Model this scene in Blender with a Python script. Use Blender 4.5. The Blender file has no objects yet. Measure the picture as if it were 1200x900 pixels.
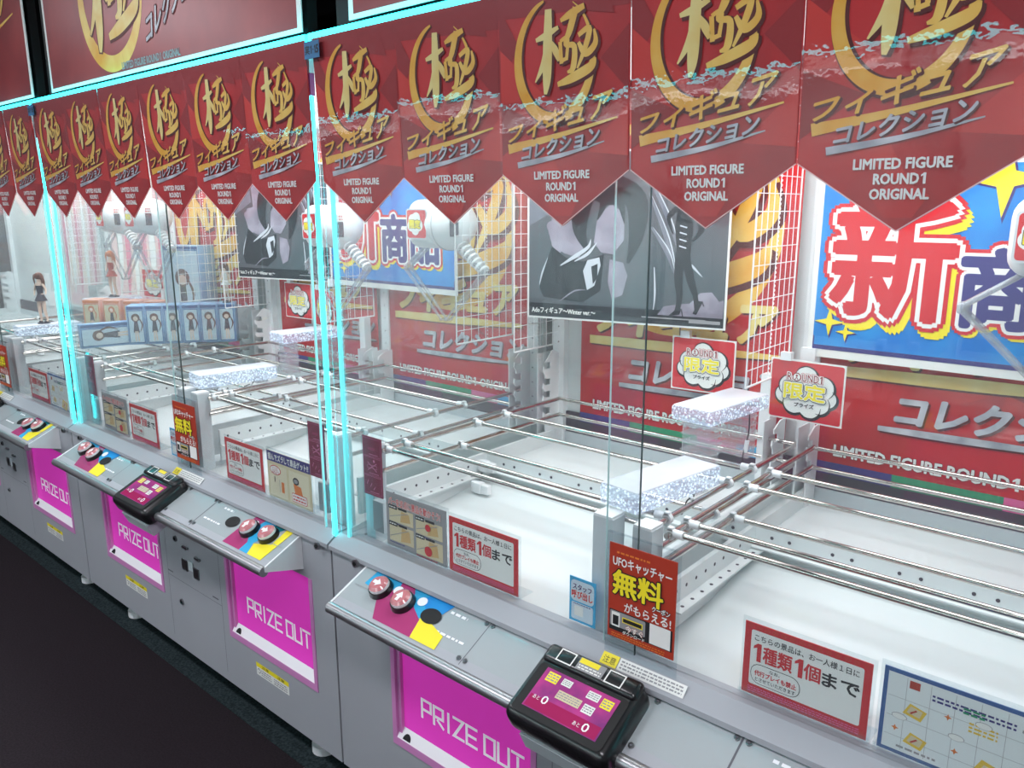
import bpy, math, random
from mathutils import Vector, Matrix

random.seed(7)
SC = bpy.context.scene
COL = SC.collection
R = math.radians
PI = math.pi
W = 1.85                       # width of one cabinet


def S(r, g, b, k=1.0):
    def f(c):
        c /= 255.0
        return (c / 12.92 if c <= 0.04045 else ((c + 0.055) / 1.055) ** 2.4) * k
    return (f(r), f(g), f(b), 1.0)


# ------------------------------------------------------------------ camera
def make_camera():
    yaw, pitch, roll = R(40.808), R(12.649), R(-0.087)
    f = Vector((-math.sin(yaw) * math.cos(pitch), math.cos(yaw) * math.cos(pitch), -math.sin(pitch)))
    r0 = Vector((math.cos(yaw), math.sin(yaw), 0))
    u0 = r0.cross(f)
    r = math.cos(roll) * r0 + math.sin(roll) * u0
    u = -math.sin(roll) * r0 + math.cos(roll) * u0
    cam = bpy.data.cameras.new('camera')
    cam.lens = 36.0 * 923.77 / 1200.0
    cam.clip_start = 0.02
    o = bpy.data.objects.new('camera', cam)
    COL.objects.link(o)
    m = Matrix.Identity(4)
    for i in range(3):
        m[i][0], m[i][1], m[i][2] = r[i], u[i], -f[i]
    m[0][3], m[1][3], m[2][3] = 1.7552, -1.2739, 1.7449
    o.matrix_world = m
    SC.camera = o


make_camera()

# ------------------------------------------------------------------ world, lamps, exposure
SC.view_settings.view_transform = 'Standard'
SC.view_settings.look = 'None'
SC.view_settings.exposure = 0.0
SC.view_settings.gamma = 1.0
SC.view_settings.use_curve_mapping = False
SC.cycles.max_bounces = 10
SC.cycles.diffuse_bounces = 4
SC.cycles.glossy_bounces = 4
SC.cycles.transmission_bounces = 8
SC.cycles.transparent_max_bounces = 40
SC.cycles.caustics_reflective = False
SC.cycles.caustics_refractive = False
SC.cycles.sample_clamp_indirect = 4.0

world = bpy.data.worlds.new('world')
SC.world = world
world.use_nodes = True
world.node_tree.nodes['Background'].inputs[0].default_value = (0.62, 0.64, 0.71, 1)
world.node_tree.nodes['Background'].inputs[1].default_value = 0.22


def area(name, loc, rot, sx, sy, power, color=(1, 1, 1)):
    l = bpy.data.lights.new(name, 'AREA')
    l.shape = 'RECTANGLE'
    l.size, l.size_y = sx, sy
    l.energy = power
    l.color = color
    o = bpy.data.objects.new(name, l)
    o.location = loc
    o.rotation_euler = rot
    COL.objects.link(o)
    return o


P_INSIDE = 8.4
P_AISLE = 34.0
for k in range(4):             # strip lights in the roof of every cabinet, one over each half
    for h in (0.47, 1.40):
        area('cabinet_lamp', (h - W * k, 0.48, 2.085), (0, 0, 0), 0.80, 0.62, P_INSIDE, (0.95, 0.98, 1.0))
for x in (-3.2, -0.6, 2.0):    # unseen lamps added over the aisle to light the cabinet fronts
    area('aisle_fill', (x, -1.35, 2.93), (0, 0, 0), 1.2, 0.35, P_AISLE, (0.95, 0.93, 1.0))


# ------------------------------------------------------------------ materials
MATS = {}


def mat(name, col, rough=0.5, metal=0.0, emit=None, es=1.0, spec=0.5, noise=0.0, nscale=20.0, col2=None, bump=0.0,
        bscale=60.0, coat=0.0, coat_ior=1.5):
    if name in MATS:
        return MATS[name]
    m = bpy.data.materials.new(name)
    m.use_nodes = True
    nt = m.node_tree
    b = nt.nodes['Principled BSDF']
    b.inputs['Base Color'].default_value = col
    b.inputs['Roughness'].default_value = rough
    b.inputs['Metallic'].default_value = metal
    b.inputs['Specular IOR Level'].default_value = spec
    b.inputs['Coat Weight'].default_value = coat
    b.inputs['Coat Roughness'].default_value = 0.04
    b.inputs['Coat IOR'].default_value = coat_ior
    if emit:
        b.inputs['Emission Color'].default_value = emit
        b.inputs['Emission Strength'].default_value = es
    if noise or col2 or bump:
        tc = nt.nodes.new('ShaderNodeTexCoord')
    if noise or col2:
        n = nt.nodes.new('ShaderNodeTexNoise')
        n.inputs['Scale'].default_value = nscale
        n.inputs['Detail'].default_value = 4
        nt.links.new(tc.outputs['Object'], n.inputs['Vector'])
        r = nt.nodes.new('ShaderNodeValToRGB')
        c2 = col2 or tuple(c * (1 - noise) for c in col[:3]) + (1,)
        r.color_ramp.elements[0].position = 0.35
        r.color_ramp.elements[1].position = 0.65
        r.color_ramp.elements[0].color = c2
        r.color_ramp.elements[1].color = col
        nt.links.new(n.outputs['Fac'], r.inputs['Fac'])
        nt.links.new(r.outputs['Color'], b.inputs['Base Color'])
    if bump:
        n = nt.nodes.new('ShaderNodeTexNoise')
        n.inputs['Scale'].default_value = bscale
        n.inputs['Detail'].default_value = 3
        nt.links.new(tc.outputs['Object'], n.inputs['Vector'])
        bp = nt.nodes.new('ShaderNodeBump')
        bp.inputs['Strength'].default_value = bump
        bp.inputs['Distance'].default_value = 0.01
        nt.links.new(n.outputs['Fac'], bp.inputs['Height'])
        nt.links.new(bp.outputs['Normal'], b.inputs['Normal'])
    MATS[name] = m
    return m


def clear(name, tint, ior=1.45, rough=0.0, haze=0.0, bump=0.0, bscale=8.0, bdist=0.02, emit=None, es=0.0, speck=0.0,
          tex='NOISE'):
    """Clear sheet: Fresnel mirror over a tinted see-through body, optionally hazy or wrinkled."""
    if name in MATS:
        return MATS[name]
    m = bpy.data.materials.new(name)
    m.use_nodes = True
    nt = m.node_tree
    nt.nodes.remove(nt.nodes['Principled BSDF'])
    out = nt.nodes['Material Output']
    tr = nt.nodes.new('ShaderNodeBsdfTransparent')
    tr.inputs[0].default_value = tint
    gl = nt.nodes.new('ShaderNodeBsdfGlossy')
    gl.inputs['Roughness'].default_value = rough
    lw = nt.nodes.new('ShaderNodeLayerWeight')      # facing term is the same from both sides of the sheet
    lw.inputs['Blend'].default_value = 0.5
    pw = nt.nodes.new('ShaderNodeMath')
    pw.operation = 'POWER'
    pw.inputs[1].default_value = 5.0
    nt.links.new(lw.outputs['Facing'], pw.inputs[0])
    f0 = ((ior - 1) / (ior + 1)) ** 2
    fr = nt.nodes.new('ShaderNodeMath')
    fr.operation = 'MULTIPLY_ADD'
    fr.inputs[1].default_value = 1 - f0
    fr.inputs[2].default_value = f0
    nt.links.new(pw.outputs[0], fr.inputs[0])
    mx = nt.nodes.new('ShaderNodeMixShader')
    nt.links.new(fr.outputs[0], mx.inputs[0])
    nt.links.new(tr.outputs[0], mx.inputs[1])
    nt.links.new(gl.outputs[0], mx.inputs[2])
    last = mx
    if haze:
        df = nt.nodes.new('ShaderNodeBsdfDiffuse')
        df.inputs[0].default_value = (0.9, 0.93, 0.95, 1)
        m2 = nt.nodes.new('ShaderNodeMixShader')
        m2.inputs[0].default_value = haze
        nt.links.new(last.outputs[0], m2.inputs[1])
        nt.links.new(df.outputs[0], m2.inputs[2])
        last = m2
    if bump:
        tc = nt.nodes.new('ShaderNodeTexCoord')
        n = nt.nodes.new('ShaderNodeTexNoise')
        n.inputs['Scale'].default_value = bscale
        n.inputs['Detail'].default_value = 4
        nt.links.new(tc.outputs['Object'], n.inputs['Vector'])
        bp = nt.nodes.new('ShaderNodeBump')
        bp.inputs['Strength'].default_value = bump
        bp.inputs['Distance'].default_value = bdist
        nt.links.new(n.outputs['Fac'], bp.inputs['Height'])
        nt.links.new(bp.outputs['Normal'], gl.inputs['Normal'])
        nt.links.new(bp.outputs['Normal'], lw.inputs['Normal'])
    if emit:
        em = nt.nodes.new('ShaderNodeEmission')
        em.inputs[0].default_value = emit
        em.inputs[1].default_value = es
        ad = nt.nodes.new('ShaderNodeAddShader')
        if speck:
            tc = nt.nodes.new('ShaderNodeTexCoord')
            vo = nt.nodes.new('ShaderNodeTexVoronoi')
            vo.inputs['Scale'].default_value = speck
            nt.links.new(tc.outputs['Object'], vo.inputs['Vector'])
            rp = nt.nodes.new('ShaderNodeValToRGB')
            rp.color_ramp.elements[0].position = 0.10
            rp.color_ramp.elements[0].color = (3.2, 3.4, 3.8, 1)
            rp.color_ramp.elements[1].position = 0.50
            rp.color_ramp.elements[1].color = (0.35, 0.40, 0.55, 1)
            nt.links.new(vo.outputs['Distance'], rp.inputs['Fac'])
            mu = nt.nodes.new('ShaderNodeMix')
            mu.data_type = 'RGBA'
            mu.blend_type = 'MULTIPLY'
            mu.inputs[0].default_value = 1.0
            mu.inputs[6].default_value = emit
            nt.links.new(rp.outputs['Color'], mu.inputs[7])
            nt.links.new(mu.outputs[2], em.inputs[0])
        nt.links.new(last.outputs[0], ad.inputs[0])
        nt.links.new(em.outputs[0], ad.inputs[1])
        last = ad
    nt.links.new(last.outputs[0], out.inputs[0])
    MATS[name] = m
    return m


CAB = mat('cabinet_grey', S(168, 170, 176), 0.42, noise=0.04, nscale=3)
CAB2 = mat('cabinet_seam', S(95, 95, 102), 0.5)
WHT = mat('white_board', S(226, 230, 230), 0.35, noise=0.02, nscale=6)
WHTG = mat('white_gloss_chute', S(224, 228, 228), 0.12, noise=0.02, nscale=4)
WHP = mat('white_plastic', S(238, 239, 240), 0.28)
PALE = mat('pale_grey_plate', S(205, 212, 216), 0.35)
GAP = mat('dark_gap', S(70, 62, 74), 0.6)
CHR = mat('chrome', S(196, 190, 184), 0.10, 1.0)
STEEL = mat('brushed_steel', S(150, 150, 152), 0.3, 1.0)
PLATE = mat('silver_plate', S(190, 197, 200), 0.22, 0.10, coat=1.0, coat_ior=2.1)
BLK = mat('black_plastic', S(22, 22, 24), 0.3, coat=0.3)
BLKM = mat('black_matte', S(14, 14, 15), 0.7)
CYAN = mat('cyan_light_strip', S(90, 240, 245), 0.4, emit=(0.013, 0.85, 0.93, 1), es=9.0)
CYAN2 = mat('cyan_glass_edge', S(120, 225, 230), 0.3, emit=(0.16, 0.80, 0.85, 1), es=0.55)
PALEEDGE = mat('pale_glass_edge', S(200, 235, 235), 0.2)
DKEDGE = mat('dark_glass_edge', S(70, 84, 84), 0.2)
GLASS = clear('window_glass', (0.965, 0.985, 0.985, 1), 1.42, haze=0.028)
ACR = clear('clear_acrylic', (0.93, 0.96, 0.97, 1), 1.49, 0.03)
ACRB = clear('bubble_acrylic', (0.80, 0.84, 0.88, 1), 1.49, 0.08, haze=0.10, bump=0.8, bscale=70, emit=(0.86, 0.93, 1.0, 1),
             es=0.30, speck=120)
ACRL = clear('leg_acrylic', (0.975, 0.98, 0.985, 1), 1.49, 0.05, haze=0.13, bump=0.7, bscale=55)
ACRT = mat('frosted_lit_top', S(208, 212, 222), 0.25, emit=(0.80, 0.88, 1.0, 1), es=0.03)
ARM = clear('claw_arm_plastic', (0.80, 0.82, 0.84, 1), 1.5, 0.08, haze=0.22)
FILM = clear('vinyl_film', (0.97, 0.97, 0.98, 1), 1.58, 0.0, haze=0.008, bump=0.10, bscale=10, bdist=0.008)
LAMP = mat('light_panel', S(250, 250, 250), 0.4, emit=(1, 1, 1, 1), es=1.6)
MAG = mat('magenta_lit_acrylic', S(214, 70, 184), 0.22, emit=S(205, 50, 170), es=0.42, noise=0.08, nscale=2)
MAGF = mat('glow_tinted_frame', S(214, 140, 196), 0.3)  # pink of the frame stands for the door's glow on it
MAGL = mat('white_print', S(245, 245, 248), 0.4)
MAGLIT = mat('white_lit_lettering', S(245, 240, 248), 0.4, emit=(1, 0.9, 1, 1), es=0.18)
RED = mat('red_print', S(192, 32, 36), 0.4, col2=S(150, 20, 28), nscale=5)
REDD = mat('deep_red_print', S(146, 20, 28), 0.45)
REDL = mat('bright_red_print', S(204, 50, 42), 0.4, col2=S(192, 34, 36), nscale=6)
REDB = mat('banner_red', S(206, 34, 38), 0.3, col2=S(170, 24, 32), nscale=3, bump=0.15, bscale=10)
GOLD = mat('gold_print', S(226, 160, 38), 0.4, col2=S(238, 205, 110), nscale=7)
GOLDP = mat('pale_gold_print', S(232, 214, 140), 0.4, col2=S(226, 180, 80), nscale=9)
SILV = mat('silver_print', S(206, 206, 212), 0.4, col2=S(150, 150, 160), nscale=14)
SHADOW = mat('dark_print_outline', S(84, 10, 14), 0.5)
PAPER = mat('paper_white', S(236, 236, 232), 0.6)
INK = mat('black_ink', S(28, 28, 32), 0.6)
INKR = mat('red_ink', S(206, 30, 42), 0.5)
GREYP = mat('grey_ink', S(150, 150, 152), 0.6)
YEL = mat('yellow_print', S(246, 226, 40), 0.5)
BLUE = mat('blue_print', S(20, 120, 205), 0.35, col2=S(36, 150, 220), nscale=8)
NAVY = mat('navy_print', S(52, 46, 120), 0.45)
SKYB = mat('sky_blue_print', S(40, 165, 214), 0.45)
TAGB = mat('tag_blue', S(38, 105, 150), 0.5)
CRIM = mat('crimson_panel', S(122, 14, 58), 0.35)
CRIML = mat('pink_line', S(214, 120, 160), 0.5)
BEIGE = mat('beige_print', S(214, 200, 164), 0.55)
BEIGE2 = mat('tan_print', S(206, 170, 112), 0.55)
ORANGE = mat('orange_print', S(222, 120, 48), 0.5)
BRICK = mat('brick_red_print', S(176, 56, 36), 0.45)
GREEN = mat('green_print', S(20, 140, 96), 0.5)
PINKP = mat('pink_print', S(222, 96, 150), 0.5)
SKIN = mat('figurine_skin', S(240, 210, 190), 0.45)
HAIRB = mat('figurine_brown', S(104, 66, 52), 0.5)
HAIRO = mat('figurine_orange', S(206, 120, 70), 0.5)
DARKC = mat('figurine_dark', S(60, 58, 70), 0.5)
CARPET = mat('carpet', S(44, 38, 42), 0.95, spec=0.1, noise=0.35, nscale=160)
CARPETG = mat('carpet_green_border', S(50, 61, 64), 0.95, spec=0.1, noise=0.6, nscale=120)
DARKW = mat('dark_wall', S(26, 24, 28), 0.9, noise=0.2, nscale=3)
TEAL = mat('poster_teal_grey', S(74, 86, 92), 0.3, col2=S(92, 92, 98), nscale=4)
TEALD = mat('poster_dark', S(34, 40, 46), 0.35)
TEALL = mat('poster_pale', S(158, 154, 168), 0.4, col2=S(122, 116, 130), nscale=11)
TEALL2 = mat('poster_mid_grey', S(124, 128, 138), 0.4, col2=S(104, 108, 122), nscale=9)
TEALW = mat('poster_highlight', S(196, 202, 210), 0.4)
BOXB = mat('carton_blue', S(120, 160, 205), 0.4, col2=S(150, 185, 220), nscale=10)
BOXBD = mat('carton_dark_blue', S(52, 92, 150), 0.4)
BOXW = mat('carton_pale', S(206, 222, 234), 0.4)
BOXP = mat('carton_pink', S(224, 170, 160), 0.45, col2=S(226, 150, 110), nscale=12)
SCREEN = mat('screen_pink', S(190, 70, 140), 0.08, emit=S(205, 80, 150), es=0.12, col2=S(120, 60, 120), nscale=14, coat=1.0)


# ------------------------------------------------------------------ mesh building
class MB:
    def __init__(s):
        s.v, s.f, s.m, s.sm, s.mats = [], [], [], [], []

    def add(s, verts, faces, mt, M=None, smooth=False):
        if mt not in s.mats:
            s.mats.append(mt)
        i = s.mats.index(mt)
        n = len(s.v)
        for p in verts:
            p = Vector(p)
            s.v.append(tuple(M @ p) if M else tuple(p))
        for f in faces:
            s.f.append([n + k for k in f])
            s.m.append(i)
            s.sm.append(smooth)

    def box(s, x0, x1, y0, y1, z0, z1, mt, M=None):
        v = [(x, y, z) for x in (x0, x1) for y in (y0, y1) for z in (z0, z1)]
        s.add(v, [(0, 1, 3, 2), (4, 6, 7, 5), (0, 4, 5, 1), (2, 3, 7, 6), (0, 2, 6, 4), (1, 5, 7, 3)], mt, M)

    def rbox(s, x0, x1, y0, y1, z0, z1, r, mt, M=None, seg=3):
        """box with rounded edges: a superellipse-like shell built from corner spheres"""
        cx, cy, cz = (x0 + x1) / 2, (y0 + y1) / 2, (z0 + z1) / 2
        hx, hy, hz = (x1 - x0) / 2, (y1 - y0) / 2, (z1 - z0) / 2
        r = min(r, hx, hy, hz)
        nu, nv = 4 * (seg + 1), 2 * (seg + 1)
        vs, fs = [], []
        for j in range(nv):
            q, k = divmod(j, seg + 1)
            th = -PI / 2 + q * PI / 2 + (PI / 2) * k / seg
            zo = (hz - r) * (-1 if q == 0 else 1)
            for i in range(nu):
                qq, kk = divmod(i, seg + 1)
                ph = qq * PI / 2 + (PI / 2) * kk / seg
                sx = 1 if qq in (0, 3) else -1
                sy = 1 if qq in (0, 1) else -1
                vs.append((cx + sx * (hx - r) + r * math.cos(th) * math.cos(ph),
                           cy + sy * (hy - r) + r * math.cos(th) * math.sin(ph), cz + zo + r * math.sin(th)))
        for j in range(nv - 1):
            for i in range(nu):
                a, b = j * nu + i, j * nu + (i + 1) % nu
                fs.append((a, b, b + nu, a + nu))
        fs.append(tuple(range(nu - 1, -1, -1)))
        fs.append(tuple((nv - 1) * nu + i for i in range(nu)))
        s.add(vs, fs, mt, M, True)

    def cyl(s, p, q, r, mt, n=14, r2=None, M=None):
        p, q = Vector(p), Vector(q)
        r2 = r if r2 is None else r2
        d = (q - p).normalized()
        a = d.orthogonal().normalized()
        b = d.cross(a)
        vs = []
        for c, rr in ((p, r), (q, r2)):
            for i in range(n):
                t = 2 * PI * i / n
                vs.append(c + (a * math.cos(t) + b * math.sin(t)) * rr)
        s.add(vs, [(i, (i + 1) % n, n + (i + 1) % n, n + i) for i in range(n)], mt, M, True)
        s.add(vs[:n], [tuple(range(n - 1, -1, -1))], mt, M)
        s.add(vs[n:], [tuple(range(n))], mt, M)

    def tube(s, pts, r, mt, n=8, M=None):
        pts = [Vector(p) for p in pts]
        vs, fs = [], []
        a = None
        for k, p in enumerate(pts):
            d = (pts[min(k + 1, len(pts) - 1)] - pts[max(k - 1, 0)]).normalized()
            a = d.orthogonal().normalized() if a is None else (a - d * a.dot(d)).normalized()
            b = d.cross(a)
            rr = r[k] if isinstance(r, (list, tuple)) else r
            for i in range(n):
                t = 2 * PI * i / n
                vs.append(p + (a * math.cos(t) + b * math.sin(t)) * rr)
        for k in range(len(pts) - 1):
            for i in range(n):
                j = (i + 1) % n
                fs.append((k * n + i, k * n + j, (k + 1) * n + j, (k + 1) * n + i))
        fs.append(tuple(range(n - 1, -1, -1)))
        fs.append(tuple((len(pts) - 1) * n + i for i in range(n)))
        s.add(vs, fs, mt, M, True)

    def ell(s, c, rad, mt, nu=20, nv=12, M=None):
        vs, fs = [], []
        for j in range(nv + 1):
            th = -PI / 2 + PI * j / nv
            for i in range(nu):
                ph = 2 * PI * i / nu
                vs.append((c[0] + rad[0] * math.cos(th) * math.cos(ph), c[1] + rad[1] * math.cos(th) * math.sin(ph),
                           c[2] + rad[2] * math.sin(th)))
        for j in range(nv):
            for i in range(nu):
                a, b = j * nu + i, j * nu + (i + 1) % nu
                fs.append((a, b, b + nu, a + nu))
        s.add(vs, fs, mt, M, True)

    def prism_x(s, x0, x1, yz, mt, M=None):
        """polygon in the YZ plane swept along X"""
        n = len(yz)
        vs = [(x0, y, z) for y, z in yz] + [(x1, y, z) for y, z in yz]
        fs = [(i, (i + 1) % n, n + (i + 1) % n, n + i) for i in range(n)]
        fs += [tuple(range(n - 1, -1, -1)), tuple(range(n, 2 * n))]
        s.add(vs, fs, mt, M)

    def build(s, name, parent=None, loc=(0, 0, 0), rot=(0, 0, 0)):
        me = bpy.data.meshes.new(name)
        me.from_pydata(s.v, [], s.f)
        for mt in s.mats:
            me.materials.append(mt)
        me.polygons.foreach_set('material_index', s.m)
        me.polygons.foreach_set('use_smooth', s.sm)
        me.update()
        o = bpy.data.objects.new(name, me)
        COL.objects.link(o)
        o.location, o.rotation_euler = loc, rot
        if parent:
            o.parent = parent
        return o


TXT = {}


def glyphs(body, bold):
    k = (body, round(bold, 3))
    if k not in TXT:
        c = bpy.data.curves.new('t', 'FONT')
        c.body, c.size, c.offset, c.resolution_u, c.dimensions = body, 1.0, bold, 2, '2D'
        o = bpy.data.objects.new('t', c)
        COL.objects.link(o)
        me = bpy.data.meshes.new_from_object(o.evaluated_get(bpy.context.evaluated_depsgraph_get()))
        TXT[k] = ([(v.co.x, v.co.y) for v in me.vertices], [tuple(p.vertices) for p in me.polygons])
        bpy.data.objects.remove(o)
        bpy.data.curves.remove(c)
        bpy.data.meshes.remove(me)
    return TXT[k]


def smooth_pts(pts, n=6):
    out = []
    for i in range(len(pts) - 1):
        p0, p1, p2, p3 = pts[max(i - 1, 0)], pts[i], pts[i + 1], pts[min(i + 2, len(pts) - 1)]
        for k in range(n):
            t = k / n
            out.append(tuple(0.5 * (2 * b + (c - a) * t + (2 * a - 5 * b + 4 * c - d) * t * t + (3 * b - a - 3 * c + d) * t ** 3)
                             for a, b, c, d in zip(p0, p1, p2, p3)))
    out.append(tuple(pts[-1]))
    return out


class Cv:
    """flat print: 2-D shapes laid in thin layers on a plane"""

    def __init__(s, mb, o=(0, 0, 0), u=(1, 0, 0), v=(0, 0, 1), step=0.0004):
        s.mb, s.o, s.u, s.v = mb, Vector(o), Vector(u).normalized(), Vector(v).normalized()
        s.n = s.u.cross(s.v)
        s.step = step
        s.c = 0

    def P(s, x, y, l):
        return s.o + s.u * x + s.v * y + s.n * (l * s.step)

    def lift(s, l):
        """keep overlapping shapes of one layer a few microns apart"""
        s.c += 1
        return l + (s.c % 24) * 0.02

    def poly(s, pts, mt, l=1):
        ar = sum(pts[i][0] * pts[(i + 1) % len(pts)][1] - pts[(i + 1) % len(pts)][0] * pts[i][1] for i in range(len(pts)))
        if ar < 0:
            pts = pts[::-1]
        l = s.lift(l)
        s.mb.add([s.P(x, y, l) for x, y in pts], [tuple(range(len(pts)))], mt)

    def rect(s, x0, y0, x1, y1, mt, l=1):
        s.poly([(x0, y0), (x1, y0), (x1, y1), (x0, y1)], mt, l)

    def rrect(s, x0, y0, x1, y1, r, mt, l=1, n=4):
        pts = []
        for cx, cy, a in ((x1 - r, y0 + r, -90), (x1 - r, y1 - r, 0), (x0 + r, y1 - r, 90), (x0 + r, y0 + r, 180)):
            for k in range(n + 1):
                t = R(a + 90 * k / n)
                pts.append((cx + r * math.cos(t), cy + r * math.sin(t)))
        s.poly(pts, mt, l)

    def frame(s, x0, y0, x1, y1, w, mt, l=1):
        s.rect(x0, y0, x1, y0 + w, mt, l)
        s.rect(x0, y1 - w, x1, y1, mt, l)
        s.rect(x0, y0 + w, x0 + w, y1 - w, mt, l)
        s.rect(x1 - w, y0 + w, x1, y1 - w, mt, l)

    def circ(s, x, y, rx, mt, l=1, ry=None, n=22):
        ry = ry or rx
        s.poly([(x + rx * math.cos(2 * PI * k / n), y + ry * math.sin(2 * PI * k / n)) for k in range(n)], mt, l)

    def star(s, x, y, r, mt, l=1, inner=0.28, n=4, rot=90):
        s.poly([(x + (r if k % 2 == 0 else r * inner) * math.cos(R(rot) + PI * k / n),
                 y + (r if k % 2 == 0 else r * inner) * math.sin(R(rot) + PI * k / n)) for k in range(2 * n)], mt, l)

    def line(s, pts, w, mt, l=1):
        for a, b in zip(pts[:-1], pts[1:]):
            d = Vector((b[0] - a[0], b[1] - a[1]))
            L = d.length
            if L == 0:
                continue
            d = d / L
            e = d * (w / 2)
            q = Vector((-d.y, d.x)) * (w / 2)
            A, B = Vector(a) - e, Vector(b) + e
            s.poly([tuple(A - q), tuple(B - q), tuple(B + q), tuple(A + q)], mt, l)

    def brush(s, pts, ws, mt, l=1, n=6):
        """curved stroke of changing width"""
        P = smooth_pts([(p[0], p[1], w) for p, w in zip(pts, ws)], n)
        L, Rr = [], []
        for i, (x, y, w) in enumerate(P):
            a, b = P[max(i - 1, 0)], P[min(i + 1, len(P) - 1)]
            d = Vector((b[0] - a[0], b[1] - a[1]))
            d = d.normalized() if d.length else Vector((1, 0))
            w = max(w, 0.0)
            L.append((x - d.y * w / 2, y + d.x * w / 2))
            Rr.append((x + d.y * w / 2, y - d.x * w / 2))
        for i in range(len(P) - 1):
            s.poly([Rr[i], Rr[i + 1], L[i + 1], L[i]], mt, l)

    def text(s, body, x0, y0, x1, y1, mt, l=1, bold=0.0, outline=None, shear=0.0, rise=0.0, grow=0.0):
        """text stretched to fill the box; bold and outline thicken it by laying shifted copies side by side"""
        vs, fs = glyphs(body, 0.0)
        if not vs:
            return
        ax, bx = min(p[0] for p in vs), max(p[0] for p in vs)
        ay, by = min(p[1] for p in vs), max(p[1] for p in vs)
        kx, ky = (x1 - x0) / (bx - ax), (y1 - y0) / max(by - ay, 1e-6)
        passes = [(bold, mt, l)]
        for i, (e, om) in enumerate(outline or []):
            passes.append((bold + e, om, l - 0.6 * (i + 1)))
        for bo, mm, ll in passes:
            n = 0 if bo <= 0 else (6 if bo < 0.03 else (10 if bo < 0.07 else 16))
            shifts = [(bo * ky * math.cos(2 * PI * (k + .5) / n), bo * ky * math.sin(2 * PI * (k + .5) / n)) for k in range(n)]
            if bo < 0.05 or not shifts:
                shifts.append((0, 0))
            for dx, dy in shifts:
                out = []
                lk = s.lift(ll)
                for px, py in vs:
                    X, Y = (px - ax) * kx, (py - ay) * ky
                    t = X / max(x1 - x0, 1e-6)
                    Y *= 1 + grow * (t - 0.5)
                    X += Y * shear
                    out.append(s.P(x0 + X + dx, y0 + Y + rise * t + dy, lk))
                s.mb.add(out, fs, mm)

    def one(s, x0, y0, x1, y1, mt, l=1):
        """the numeral 1 with its flag"""
        w, h = x1 - x0, y1 - y0
        s.poly([(x0 + .48 * w, y0), (x1, y0), (x1, y1), (x0 + .55 * w, y1), (x0 + .05 * w, y0 + .80 * h), (x0 + .05 * w, y0 + .66 * h),
                (x0 + .48 * w, y0 + .76 * h)], mt, l)

    def pline(s, pts, w, mt, l=1):
        """mitred line of constant width, closed when the ends meet"""
        closed = pts[0] == pts[-1]
        P = [Vector(p) for p in (pts[:-1] if closed else pts)]
        n = len(P)
        L, Q = [], []
        for i in range(n):
            d1 = (P[i] - P[i - 1]).normalized() if (closed or i > 0) else None
            d2 = (P[(i + 1) % n] - P[i]).normalized() if (closed or i < n - 1) else None
            d1, d2 = d1 or d2, d2 or d1
            n1, n2 = Vector((-d1.y, d1.x)), Vector((-d2.y, d2.x))
            m = (n1 + n2)
            m = m.normalized() if m.length > 1e-4 else n1
            k = min(1 / max(m.dot(n1), 0.35), 2.2)
            o = m * (w / 2 * k)
            c = P[i].copy()
            if not closed and i == 0:
                c = c - d2 * w / 2
            if not closed and i == n - 1:
                c = c + d1 * w / 2
            L.append(tuple(c + o))
            Q.append(tuple(c - o))
        for i in range(n if closed else n - 1):
            j = (i + 1) % n
            s.poly([Q[i], Q[j], L[j], L[i]], mt, l)

    def scribble(s, x0, y0, x1, y1, mt, l=1, rows=1, seed=1):
        """rows of short dashes: print too small to read"""
        rg = random.Random(seed)
        h = (y1 - y0) / rows
        for k in range(rows):
            x = x0
            while x < x1:
                w = rg.uniform(0.5, 1.6) * h
                s.rect(x, y0 + k * h + h * 0.25, min(x + w, x1), y0 + k * h + h * 0.75, mt, l)
                x += w + h * 0.35


def tag(o, label, cat, group=None, kind=None):
    if label:
        o['label'] = label
    if cat:
        o['category'] = cat
    if group:
        o['group'] = group
    if kind:
        o['kind'] = kind
    return o


def root(name, label, cat, loc=(0, 0, 0), rz=0.0, group=None):
    o = bpy.data.objects.new(name, None)
    o.empty_display_size = 0.05
    COL.objects.link(o)
    o.location = loc
    o.rotation_euler = (0, 0, rz)
    return tag(o, label, cat, group)


def copy_tree(o, parent=None):
    c = o.copy()
    COL.objects.link(c)
    if parent:
        c.parent = parent
    for ch in list(o.children):
        copy_tree(ch, c)
    return c


def dup(o, loc, label=None, rz=None):
    c = copy_tree(o)
    c.location = loc
    if rz is not None:
        c.rotation_euler = (0, 0, rz)
    if label:
        c['label'] = label
    return c


CABN = ['nearest cabinet', 'second cabinet', 'third cabinet', 'far left cabinet']

# ------------------------------------------------------------------ the hall
mb = MB()
mb.box(-9, 4.5, -4.6, 2.2, -0.1, 0.0, CARPET)
tag(mb.build('floor'), None, None, kind='structure')
mb = MB()
mb.box(-9, 4.5, -0.052, 1.3, 0.0005, 0.003, CARPETG)
tag(mb.build('trim_1'), None, None, kind='structure')
mb = MB()
mb.box(-9, 4.5, -4.6, 2.2, 3.0, 3.1, DARKW)
tag(mb.build('ceiling'), None, None, kind='structure')
mb = MB()
mb.box(-9, 4.5, 1.6, 1.7, 0, 3.0, DARKW)
tag(mb.build('wall_back'), None, None, kind='structure')


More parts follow.
